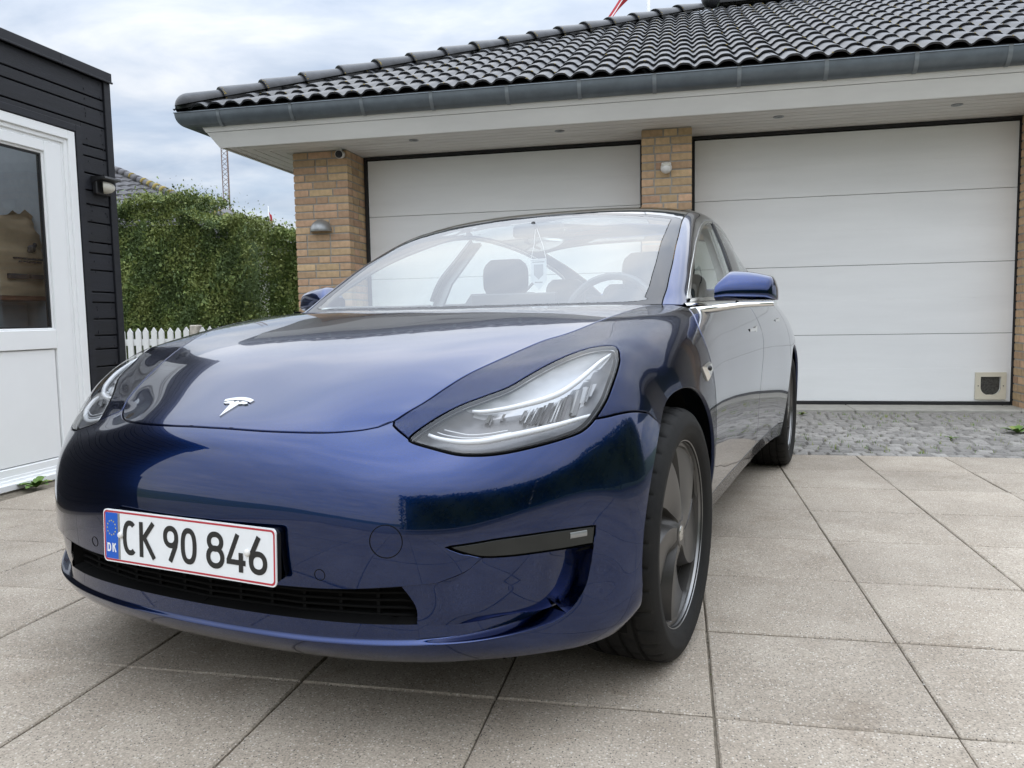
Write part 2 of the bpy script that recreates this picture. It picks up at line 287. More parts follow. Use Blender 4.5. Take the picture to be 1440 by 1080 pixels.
    def ico(s, c, r, m=0, n=8):
        G = [[(c[0]+r*math.sin(a)*math.cos(b), c[1]+r*math.sin(a)*math.sin(b), c[2]+r*math.cos(a)) for b in np.linspace(0, 2*math.pi, 2*n, endpoint=False)] for a in np.linspace(.001, math.pi-.001, n)]
        return s.grid(G, m, close=True)
    def build(s, name, mats, parent=None, smooth=False, auto=None):
        if not isinstance(mats, (list, tuple)): mats = [mats]
        o = mesh_obj(name, s.v, s.f, parent=parent, mats=mats, fmat=s.m, smooth=smooth or auto is not None)
        if auto is not None: fix_normals(o.data); sharpen(o.data, auto)
        else: fix_normals(o.data)
        return o
import bmesh
def fix_normals(me):
    bm = bmesh.new(); bm.from_mesh(me); bmesh.ops.recalc_face_normals(bm, faces=bm.faces); bm.to_mesh(me); bm.free()
def sharpen(me, ang):
    bm = bmesh.new(); bm.from_mesh(me); bmesh.ops.remove_doubles(bm, verts=bm.verts, dist=1e-5)
    for e in bm.edges: e.smooth = not (len(e.link_faces) == 2 and e.calc_face_angle(0) > R_(ang))
    bm.to_mesh(me); bm.free()

# ================================================================== ground
def ground_sheets():
    m = MB(); m.add([(-400, -400, -.07), (400, -400, -.07), (400, 500, -.07), (-400, 500, -.07)], [(0, 1, 2, 3)]); structure(m.build('ground', M['lawn']))
    m = MB(); m.add([(-9, -16, -.055), (9, -16, -.055), (9, 12, -.055), (-9, 12, -.055)], [(0, 1, 2, 3)]); structure(m.build('gravel_yard', M['ground']))
    m = MB(); m.box((-3.7, -3.3, -.10), (4.9, 5.235, -.0095)); d = structure(m.build('driveway', M['sand']))
    # paving slabs
    var = []
    for k in range(5):
        b = MB(); w, h = .5065/2-.0024, .4975/2-.0032; r9 = random.Random(40+k); ns = 5; ring = []
        for (ax, ay), (bx, by) in (((-w, -h), (w, -h)), ((w, -h), (w, h)), ((w, h), (-w, h)), ((-w, h), (-w, -h))):
            for q in range(ns):   # worn, slightly ragged arrises
                t = q/ns+(r9.uniform(-.06, .06) if q else 0); ring.append((ax+(bx-ax)*t+r9.uniform(-.0007, .0007), ay+(by-ay)*t+r9.uniform(-.0007, .0007)))
        n_ = len(ring); sh = [1-(.0035+r9.choice((0, 0, 0, .004))*r9.random())/max(w, h) for _ in ring]
        V = [(x, y, -.03) for x, y in ring]+[(x, y, -.0034+r9.uniform(-.001, .0006)) for x, y in ring]+[(x*q_, y*q_, 0) for (x, y), q_ in zip(ring, sh)]
        b.add(V, [(l*n_+i, l*n_+(i+1) % n_, (l+1)*n_+(i+1) % n_, (l+1)*n_+i) for l in (0, 1) for i in range(n_)]+[tuple(range(2*n_, 3*n_))]); o = b.build('paving_slab', M['slab'], d); var.append(o.data); bpy.data.objects.remove(o)
    n = 0
    for i in range(-8, 9):
        for j in range(-9, 7):
            x = .5838+.5065*(i+.5); y = 1.7624+.4975*(j+.5)
            if x > 4.9 or x < -3.6: continue
            o = link('paving_slab', var[(n*3+n//5) % 5], d); n += 1
            o.location = (x+random.uniform(-.0016, .0016), y+random.uniform(-.0016, .0016), random.uniform(-.0018, .0012)); o.rotation_euler = (random.uniform(-.0022, .0022), random.uniform(-.0022, .0022), random.choice((0, math.pi))+random.uniform(-.002, .002))
    # grit and moss in the joints
    b = MB(); rr = random.Random(3)
    for k in range(1500):
        if rr.random() < .5: x = .5838+.5065*rr.randint(-7, 7)+rr.gauss(0, .0018); y = rr.uniform(.6, 5.2)
        else: y = 1.7624+.4975*rr.randint(-2, 6)+rr.gauss(0, .0018); x = rr.uniform(-3.5, 3.4)
        s = rr.uniform(.0015, .0042); z = -.009+rr.uniform(0, .006)
        P = [(x+s*math.cos(a)*rr.uniform(.7, 1.3), y+s*math.sin(a)*rr.uniform(.7, 1.3), z) for a in np.linspace(0, 2*math.pi, 6)[:-1]]+[(x, y, z+s*.8)]
        b.add(P, [(q, (q+1) % 5, 5) for q in range(5)], rr.choice((0, 0, 0, 1, 2)))
    stuff(b.build('joint_grit', [M['sandlight'], M['moss'], M['concrete']]))
ground_sheets()
def cobbles():
    m = MB(); m.box((-3.84, 5.24, -.10), (4.9, 7.53, -.014)); d = structure(m.build('cobbled_strip', M['sandlight']))
    rr = random.Random(5); var = []
    for k in range(7):
        b = MB(); w, h = .049, .049; j = lambda: rr.uniform(-.006, .006)
        low = [(-w+j(), -h+j(), -.05), (w+j(), -h+j(), -.05), (w+j(), h+j(), -.05), (-w+j(), h+j(), -.05)]
        mid = [(x*1.0, y*1.0, -.010+j()*.3) for x, y, _ in low]; top = [(x*.80+j()*.4, y*.80+j()*.4, .001+j()*.55) for x, y, _ in low]
        V = low+mid+top+[(j(), j(), .004+abs(j())*.5)]
        F = [(a+i, a+(i+1) % 4, a+4+(i+1) % 4, a+4+i) for a in (0, 4) for i in range(4)]+[(8+i, 8+(i+1) % 4, 12) for i in range(4)]
        b.add(V, F); o = b.build('cobblestone', M['cobble'], d); var.append(o.data); bpy.data.objects.remove(o)
    spots = []
    for r in range(22):
        y = 5.295+r*.1035; off = (r % 2)*.05+rr.uniform(-.012, .012); x = -3.7+off
        while x < 4.8: spots.append((x, y+rr.uniform(-.006, .006))); x += .1035+rr.uniform(-.006, .008)
    vis = [s for s in spots if .55 < s[0] < 2.35+.18*(s[1]-5.2)*2]; vis.sort(key=lambda s: s[1]); near = set(vis[:298]); rest = MB()
    for s in spots:
        me = rr.choice(var); rot = rr.choice((0, 1, 2, 3))*math.pi/2+rr.uniform(-.06, .06); z = rr.uniform(-.005, .004)
        if s in near:
            o = link('cobblestone', me, d); o.location = (s[0], s[1], z); o.rotation_euler = (rr.uniform(-.05, .05), rr.uniform(-.05, .05), rot)
        else:
            c, sn = math.cos(rot), math.sin(rot); rest.add([(s[0]+v.co.x*c-v.co.y*sn, s[1]+v.co.x*sn+v.co.y*c, z+v.co.z) for v in me.vertices], [tuple(p.vertices) for p in me.polygons])
    stuff(rest.build('cobblestone', M['cobble'], d))
    b = MB()
    for k in range(420):
        x, y = rr.uniform(.6, 3.4), rr.uniform(5.3, 7.4)
        if rr.random() > .25+.75*(math.sin(x*2.3+y*3.1)*.5+.5): continue
        gx = round((x+3.7)/.1035)*.1035-3.7+.05
        for q in range(rr.randint(2, 5)):
            a = rr.uniform(0, 6.28); L = rr.uniform(.012, .035); px, py = gx+rr.gauss(0, .012), y+rr.gauss(0, .012); w = .0025
            b.add([(px-w, py, -.01), (px+w, py, -.01), (px+L*.5*math.cos(a), py+L*.5*math.sin(a), L)], [(0, 1, 2)], rr.choice((0, 1)))
    stuff(b.build('joint_grass', [M['weed'], M['weedy']], d))
    m = MB(); x = -3.84
    while x < 4.8:
        m.box((x, 7.535, -.1), (min(x+1.35, 4.8)-.006, 7.965, .018+rr.uniform(-.001, .002)), bev=.006); x += 1.35
    structure(m.build('kerb', M['concrete']))
cobbles()
# ================================================================== the garage
GAR = tag(empty('brick_garage', (0, 7.53, 0)), 'yellow brick garage with two white sectional doors under a black tiled hip roof', 'garage')
GW = Matrix.Translation((0, 7.53, 0))
def gp(o, parent=None):
    """parent a world-space mesh under a part of the garage"""
    o.parent = parent or GAR; o.matrix_parent_inverse = GW.inverted() if parent is None else Matrix.Identity(4); return o
YF, YD, ZS = 7.53, 7.97, 2.615
def g(m, name, mats, parent=None, **k):
    m.v = [(x, y-7.53, z) for x, y, z in m.v]; return m.build(name, mats, parent or GAR, **k)
def garage_walls():
    m = MB()
    m.box((-3.838, YF+.006, 0), (-3.262, 14.0, ZS+.02)); m.box((-.334, YF+.006, 0), (.111, 14.0, ZS+.02)); m.box((2.992, YF+.006, 0), (4.9, 14.0, ZS+.02)); m.box((-3.83, 8.35, 0), (4.9, 14, ZS))
    w = g(m, 'wall', M['mortar'])
    rr = random.Random(11); pats = {.59: [(.155, .245, .16), (.235, .115, .21), (.115, .24, .205), (.20, .245, .115)], .455: [(.165, .14, .12), (.105, .145, .175), (.19, .115, .12), (.115, .125, .185)], .33: [(.2, .115), (.115, .2), (.155, .16)]}
    n = 0; extra = MB()
    def brick(lo, hi, keep=True):
        nonlocal n
        c = (np.array(lo)+hi)/2; h = (np.array(hi)-lo)/2; j = rr.uniform(-.0015, .0015)
        if keep and n < 298:
            b = MB().box(-h, h, bev=.0022); o = b.build('brick', M['brick'], w); o.location = (c[0], c[1]-7.53+j, c[2]); o.rotation_euler = (0, rr.uniform(-.006, .006), rr.uniform(-.003, .003)); n += 1
        else: extra.box(np.array(lo)+[0, j, 0], np.array(hi)+[0, j, 0], bev=.0022)
    last = -1
    for r in range(35):
        z0 = .004+r*.0747; z1 = z0+.0605
        def run(x0, W, y0, y1, keep, axis=0, d=.11, back=None):
            nonlocal last
            P = pats[W]; k = rr.randrange(len(P))
            if k == last: k = (k+1) % len(P)
            last = k; p = P[k]; tot = sum(p)+.0145*(len(p)-1); sc = ((x1 := W)-.0145*(len(p)-1))/sum(p); x = x0
            for L in p:
                L *= sc
                if axis == 0: brick((x, YF, z0), (x+L, YF+d, z1), keep)
                else: brick((y0, x, z0), (y1, x+L, z1), keep)
                x += L+.0145
        run(-3.845, .59, 0, 0, z0 > .75)
        run(YF+.1245, .33, -3.335, -3.255, z0 > .75, 1)
        run(-.339, .455, 0, 0, z0 > 1.65)
        run(YF+.1245, .33, .036, .116, False, 1); run(YF+.1245, .33, -.339, -.259, False, 1)
        # right pillar: only its reveal is in view
        brick((2.987, YF, z0), (3.23, YF+.11, z1), z0 < 2.6); run(YF+.1245, .33, 2.987, 3.067, z0 < 2.6, 1)
    extra.v = [(x, y-7.53, z) for x, y, z in extra.v]; stuff(extra.build('brick', M['brick'], w))
garage_walls()
def garage_doors():
    Z = [.05, .683, 1.335, 1.99, 2.575]
    for x0, x1, cat in ((-3.215, -.372, False), (.150, 2.975, True)):
        m = MB(); m.box((x0-.04, YD+.03, .0), (x1+.04, YD+.09, ZS)); d = g(m, 'garage_door', M['seal'])
        for z0, z1 in zip(Z[:-1], Z[1:]):
            m = MB(); zm = (z0+z1)/2; e = .0022
            for a, b in ((z0+e, zm-.0006), (zm+.0006, z1-e)): m.box((x0, YD, a), (x1, YD+.028, b), bev=.0018)
            m.box((x0+.002, YD+.0012, z0+.004), (x1-.002, YD+.027, z1-.004))
            g(m, 'door_panel', M['doorwhite'], d)
        m = MB(); m.box((x0-.035, YD-.02, 2.582), (x1+.035, YD+.02, ZS-.004)); m.box((x0-.036, YD-.02, 0), (x0-.004, YD+.02, 2.58)); m.box((x1+.004, YD-.02, 0), (x1+.036, YD+.02, 2.58)); m.box((x0-.002, YD-.01, .019), (x1+.002, YD+.02, .049), bev=.004)
        g(m, 'door_seal', M['seal'], d)
        if cat:
            cx, cz = 2.803, .205; m = MB(); a, b, c2 = .128, .078, .132
            # frame ring with an opening that is round at the bottom
            out = [(-a, c2), (a, c2), (a, -c2), (-a, -c2)]
            inn = [(-.085, .078), (.085, .078)]+[(.085*math.cos(t), -.02+.075*math.sin(t)-.0) for t in np.linspace(0, -math.pi, 15)]
            oo = []
            for p in inn:
                q = np.array(p); k = min(a/abs(q[0]) if abs(q[0]) > 1e-6 else 9, c2/abs(q[1]) if abs(q[1]) > 1e-6 else 9); oo.append(tuple(q*k))
            nn = len(inn); V = [(cx+p[0], YD-.022, cz+p[1]) for p in inn]+[(cx+p[0], YD-.022, cz+p[1]) for p in oo]+[(cx+p[0], YD+.01, cz+p[1]) for p in inn]+[(cx+p[0], YD-.002, cz+p[1]) for p in oo]
            m.add(V, [(i, (i+1) % nn, nn+(i+1) % nn, nn+i) for i in range(nn)]+[(i, 2*nn+i, 2*nn+(i+1) % nn, (i+1) % nn) for i in range(nn)]+[(nn+i, nn+(i+1) % nn, 3*nn+(i+1) % nn, 3*nn+i) for i in range(nn)], 0)
            inset_ = [(p[0]*.98-.004, p[1]*.98) for p in inn]; m.add([(cx+p[0], YD-.004, cz+p[1]) for p in inset_], [tuple(range(nn))], 1)
            for sx in (-1, 1): m.box((cx+sx*.105-.004, YD-.025, cz-.01), (cx+sx*.105+.004, YD-.0215, cz-.002), 2)
            m.box((cx-.03, YD-.018, cz-.115), (cx+.06, YD-.008, cz-.088), 0, bev=.003)
            g(m, 'cat_flap', [M['cream'], M['smoky'], M['seal']], d)
garage_doors()
def eaves():
    # soffit boards, mitred at the corner
    m = MB(); m.box((-4.36, 7.06, ZS+.018), (4.9, 8.34, ZS+.03)); s = g(m, 'soffit', M['seal']); W = .1155
    for k in range(8):
        y = 7.055+k*W; x0 = -4.36+k*W; m = MB(); q = .010
        m.prism([(x0+q, y), (4.9, y), (4.9, y+W-q), (x0+W, y+W-q)], ZS, ZS+.016, axis=2); g(m, 'soffit_board', M['soffit'], s)
        if k < 5:
            m = MB(); x = -4.36+k*W; m.prism([(x, y-q*.0+.0), (x+W-q, y+W-q), (x+W-q, 14), (x, 14)], ZS+.0005, ZS+.0165, axis=2); g(m, 'soffit_board', M['soffit'], s)
    for x, y in ((-2.482, 7.337), (-1.077, 7.364), (.854, 7.389), (2.28, 7.389)):
        m = MB(); m.lathe([(.0, .0), (.028, .0), (.034, -.006), (.046, -.006), (.047, .004)], 24, at=(x, y, ZS)); g(m, 'downlight', M['galv'], s, smooth=True)
    # fascia: two leaning boards each side, mitred
    f = None
    for (a0, z0, a1, z1) in ((0, 2.598, .082, 2.728), (.088, 2.732, .150, 2.845)):
        m = MB(); y0, y1, x0, x1 = 7.05-a0, 7.05-a1, -4.36-a0, -4.36-a1; t = .02
        V = [(x0, y0, z0), (4.9, y0, z0), (4.9, y1, z1), (x1, y1, z1), (x0+t, y0+t, z0), (4.9, y0+t, z0), (4.9, y1+t, z1), (x1+t, y1+t, z1)]
        m.add(V, [(0, 1, 2, 3), (4, 7, 6, 5), (0, 4, 5, 1), (3, 2, 6, 7), (0, 3, 7, 4), (1, 5, 6, 2)])
        V = [(x0, y0, z0), (x0, 14, z0), (x1, 14, z1), (x1, y1, z1), (x0+t, y0+t, z0), (x0+t, 14, z0), (x1+t, 14, z1), (x1+t, y1+t, z1)]
        m.add(V, [(0, 3, 2, 1), (4, 5, 6, 7), (0, 1, 5, 4), (3, 7, 6, 2), (1, 2, 6, 5)]); g(m, 'fascia_board', M['fascia'])
    # gutter
    prof = [(-.088+.0, .0), (-.094, .004), (-.096, -.004), (-.089, -.006)]+[(-.088*math.cos(t), -.012-.118*math.sin(t)) for t in np.linspace(.08, math.pi-.15, 18)]+[(.080, -.002)]
    inner = [(a*.93, b*.93-.002) for a, b in prof[::-1]]; full = prof+inner
    cy, cx, cz = 6.925, -4.605, 2.902
    m = MB(); G = []
    for X, Y, d in ((4.9, None, 0), (None, None, 1), (None, 14.0, 2)):
        row = []
        for a, b in full:
            if d == 0: row.append((X, cy+a, cz+b))
            elif d == 1: row.append((cx+a, cy+a, cz+b))
            else: row.append((cx+a, Y, cz+b))
        G.append(row)
    m.grid(np.array(G), close=True); gu = g(m, 'gutter', M['zinc'], smooth=True, auto=40)
    for x in (-4.236, -3.499, -2.802, -2.146, -1.459, -.83, -.2, .482, 1.153, 1.815, 2.473, 3.15):
        m = MB(); P = [(-.1, .004)]+[(-.092*math.cos(t), -.012-.123*math.sin(t)) for t in np.linspace(.0, math.pi-.5, 14)]
        m.grid(np.array([[(x+s_, cy+a, cz+b) for s_ in (-.016, .016)] for a, b in P])); m.grid(np.array([[(x+s_, cy+a*.97, cz+b*.97) for s_ in (-.016, .016)] for a, b in P])); g(m, 'gutter_bracket', M['zinclight'], gu, smooth=True)
eaves()
def roof():
    m = MB(); m.box((-4.66, 6.93, 2.80), (4.9, 6.96, 2.945)); m.box((-4.66, 6.93, 2.80), (-4.63, 14, 2.945)); g(m, 'eave_filler', M['seal'])
    tp = .45; sl = math.sqrt(1+tp*tp); c, s_ = 1/sl, tp/sl
    E0 = np.array([-4.72, 6.87, 2.935]); RZ = 5.3
    m = MB(); A, B, Cc, D = (-4.72, 6.87, 2.90), (9.5, 6.87, 2.90), (9.5, 12.04, 5.226), (.45, 12.04, 5.226); H, I = (-4.72, 17.2, 2.90), (9.5, 17.2, 2.90)
    m.add([A, B, Cc, D, H, I], [(0, 1, 2, 3), (0, 3, 4), (3, 2, 5, 4), (0, 4, 5, 1)]); r = g(m, 'roof', M['tile'])
    # a double-wave tile, its head tucked under the course above
    W, Lx, ex = .346, .405, .347
    def prof(t): ph = (t*2) % 1.0; return .0185*(math.cos(2*math.pi*ph-.6*math.sin(2*math.pi*ph)))
    N = 24; b = MB(); top, low = [], []
    for v, z in ((0, .030), (.03, .031), (Lx, .004)):
        top.append([(W*(i/N), v, z+prof(i/N)) for i in range(N+1)])
    b.grid(np.array(top)); lip = [[(W*(i/N), 0, .030+prof(i/N)-q) for i in range(N+1)] for q in (.0, .016)]; b.grid(np.array(lip), flip=True)
    for x in (0, W): pass
    base = b.build('roof_tile', M['tile'], r, smooth=True); sharpen(base.data, 35); me = base.data; bpy.data.objects.remove(base)
    Rm = Matrix(((1, 0, 0), (0, c, -s_), (0, s_, c))).to_4x4()
    tiles = []
    for row in range(17):
        d = row*ex; off = 0
        for k in range(36):
            x = -4.80+k*W+off; y = d*c
            hipx = -4.72+y; hx2 = -4.72+(d+Lx)*c
            if x+W < hipx-.02: continue
            if d+Lx > 5.70: continue
            cut = x < hx2+.0
            vis = x < 2.75+.62*d*c
            tiles.append((row, k, x, d, cut, vis))
    vis = [t for t in tiles if t[5]]; print('tiles visible', len(vis))
    keep = set((t[0], t[1]) for t in sorted(vis, key=lambda t: t[3])[:299]); rest = MB(); rr = random.Random(9)
    for row, k, x, d, cut, v in tiles:
        mt = Matrix.Translation((x, E0[1]-7.53+d*c, E0[2]+d*s_))@Rm
        mt = mt@Matrix.Rotation(rr.uniform(-.004, .004), 4, 'Z')@Matrix.Translation((0, 0, rr.uniform(-.0015, .0015)))
        if cut:
            mm = me.copy(); bm = bmesh.new(); bm.from_mesh(mm); bm.transform(mt)
            co = Vector((-4.72+.0, 6.87-7.53, 0)); no = Vector((1, -1, 0)).normalized()
            bmesh.ops.bisect_plane(bm, geom=bm.verts[:]+bm.edges[:]+bm.faces[:], plane_co=co, plane_no=no, clear_inner=True)
            bm.transform(mt.inverted()); bm.to_mesh(mm); bm.free()
            if not len(mm.polygons): continue
        else: mm = me
        if (row, k) in keep: o = link('roof_tile', mm, r); o.matrix_local = mt
        else: rest.add([tuple(mt@q.co) for q in mm.vertices], [tuple(p.vertices) for p in mm.polygons])
    o = rest.build('roof_tile', M['tile'], r, smooth=True); sharpen(o.data, 35); stuff(o)
    # lichen specks on tile edges
    b = MB()
    for q in range(900):
        row, k, x, d, cut, v = rr.choice(vis)
        if cut and rr.random() < .7: continue
        t = rr.random(); u = rr.choice((0.0, .004, .01)); xx = x+W*t; zz = .031+prof(t); s0 = rr.uniform(.003, .010)
        if rr.random() < .7: t = rr.choice((.08, .12, .58, .62))+rr.gauss(0, .05); t = min(.99, max(.01, t)); xx = x+W*t; zz = .031+prof(t)
        P = [(xx+s0*math.cos(a)*rr.uniform(.5, 1.4), u-.001+max(-.003, s0*math.sin(a)*rr.uniform(.3, 1.)), zz+.0012+ (0 if math.sin(a) > 0 else -.006)) for a in np.linspace(0, 6.28, 7)[:-1]]
        if P and xx > -4.72+(d+.1)*c+.12: b.add([(px, E0[1]-7.53+d*c+py*c-pz*s_, E0[2]+d*s_+py*s_+pz*c) for px, py, pz in P], [tuple(range(6))])
    stuff(b.build('roof_lichen', M['lichen'], r))
    # hip caps
    dirv = np.array([1, 1, tp]); dirv /= np.linalg.norm(dirv); side = np.array([1, -1, 0])/math.sqrt(2); up = np.cross(side, dirv); up *= np.sign(up[2])
    def cap(p, q_dir, side_, up_, L, first=False, nm='hip_tile'):
        b = MB(); A_ = np.linspace(-.25, math.pi+.25, 20); rg_ = lambda v, rad: [p+q_dir*v+side_*(rad*1.15*math.cos(a))+up_*(rad*math.sin(a)-.035) for a in A_]
        if first: G = [rg_(.13*(1-math.cos(k))-.02, .122*math.sin(k)) for k in np.linspace(.05, math.pi/2, 9)]+[rg_(L, .098)]
        else: G = [rg_(.004, .104), rg_(0, .110), rg_(0, .124), rg_(.008, .128), rg_(.03, .127), rg_(L*.5, .110), rg_(L, .094)]
        b.grid(np.array(G))
        b.v = [(x, y-7.53, z) for x, y, z in b.v]; o = b.build(nm, M['tile'], r, smooth=True, auto=45)
        # lichen along the lower rim
        b = MB()
        for k in range(0 if first else rr.randint(8, 20)):
            a = rr.choice((rr.uniform(-.2, .5), rr.uniform(-.2, .9), rr.uniform(-.2, math.pi)))
            sz = rr.uniform(.003, .008); v0 = .004+rr.uniform(-.002, .014)
            base_ = lambda aa, vv: p+q_dir*vv+side_*(.1293*1.15*math.cos(aa))+up_*(.1293*math.sin(aa)-.035)
            P = [base_(a+sz*8*math.cos(t)*rr.uniform(.6, 1.2), v0+sz*math.sin(t)*rr.uniform(.4, 1)) for t in np.linspace(0, 6.28, 7)[:-1]]
            b.add([(x, y-7.53, z) for x, y, z in P], [tuple(range(6))])
        b.build('lichen', M['lichen'], o)
        o.matrix_basis = Matrix.Identity(4)
    n = 17
    for k in range(n):
        p = E0+np.array([.02, .02, .055])+dirv*(k*.432+.0); cap(p, dirv, side, up, .47, k == 0)
    rx = np.array([1., 0, 0]); top = E0+np.array([5.2, 5.2, 5.2*tp+.06])
    for k in range(14): cap(np.array([top[0]+.05+k*.40, top[1], top[2]+.03]), rx, np.array([0, -1., 0]), np.array([0, 0, 1.]), .45, False, 'ridge_tile')
    b = MB(); b.ico((top[0]-.03, top[1]-.1, top[2]+.035), .14, n=7); b.v = [(x, y-7.53, z) for x, y, z in b.v]; o = b.build('ridge_tile', M['tile'], r, smooth=True)
    # lead flashing strip under the hip caps
    b = MB(); P = [E0+dirv*t for t in np.linspace(0, 7.5, 30)]; b.grid(np.array([[(*(p+side*.17-np.array([0, 0, .0])+[0, 0, .012])[:3],), (*(p-side*.05+[0, 0, .05]),)] for p in P])-[0, 7.53, 0]); b.build('hip_flashing', M['seal'], r)
roof()
# ---- fittings on the garage
def wall_lamp():
    r = tag(empty('wall_lamp', (-3.558, 7.53, 1.87)), 'grey metal half dome wall lamp on the left brick pillar', 'wall lamp')
    b = MB(); G = []
    for k in np.linspace(0, math.pi/2, 10): G.append([(.112*math.cos(a)*math.cos(k)*1.0, -.002-.115*math.sin(a)*math.cos(k), -.05+.112*math.sin(k)) for a in np.linspace(0, math.pi, 22)])
    b.grid(np.array(G)); b.grid(np.array([[(x, y, z) for x, y, z in G[0]], [(x*.97, y*.97, z-.010) for x, y, z in G[0]], [(x*.9, y*.9, z-.004) for x, y, z in G[0]]])); b.build('lamp_shade', M['galv'], r, smooth=True, auto=50)
    b = MB(); b.box((-.045, -.012, -.05), (.045, 0, .045), bev=.004); b.build('wall_plate', M['galv'], r)
    b = MB(); b.prism([(.1*math.cos(a), -.1*math.sin(a)-.002) for a in np.linspace(0, math.pi, 16)], -.052, -.047, axis=2); b.build('diffuser', M['frosted'], r)
wall_lamp()
def camera_cam():
    r = tag(empty('security_camera', (-3.292, 7.44, 2.55)), 'small white bullet security camera with a black face under the soffit above the left pillar', 'security camera')
    b = MB(); ax = [(0, .10), (.030, .10), (.038, .085), (.040, -.02), (.041, -.035), (.038, -.045), (.036, -.040)]; b.lathe(ax, 28, axis='y'); b.build('housing', M['plasticwhite'], r, smooth=True, auto=40)
    b = MB(); b.lathe([(.0, -.040), (.0365, -.040)], 28, axis='y'); b.lathe([(.0, -.046), (.010, -.044), (.013, -.040)], 16, axis='y'); b.build('lens', M['seal'], r, smooth=True, auto=40)
    b = MB(); b.tube([(0, .05, .03), (.005, .05, .065)], .011, 10); b.lathe([(0, .060), (.03, .060), (.03, .066)], 18, at=(.005, .05, -.001)); b.build('bracket', M['plasticwhite'], r, smooth=True, auto=40)
    b = MB(); b.tube([(-.02, .05, .058), (-.16, .02, .060)], .006, 6); b.build('cable', M['plasticwhite'], r)
    r.rotation_euler = (R_(10), 0, R_(12))
camera_cam()
def pir():
    r = tag(empty('motion_sensor', (-.114, 7.53, 2.25)), 'round white motion sensor on the brick pillar between the two doors', 'motion sensor')
    b = MB(); b.box((-.045, -.03, -.03), (.045, 0, .05), bev=.008); b.build('base', M['plasticwhite'], r)
    b = MB(); b.ico((0, -.055, -.005), .052, n=10); b.build('dome', M['plasticwhite'], r, smooth=True)
    b = MB(); b.box((-.038, -.105, .0), (.038, -.06, .03), bev=.008); b.build('window', M['frosted'], r)
pir()
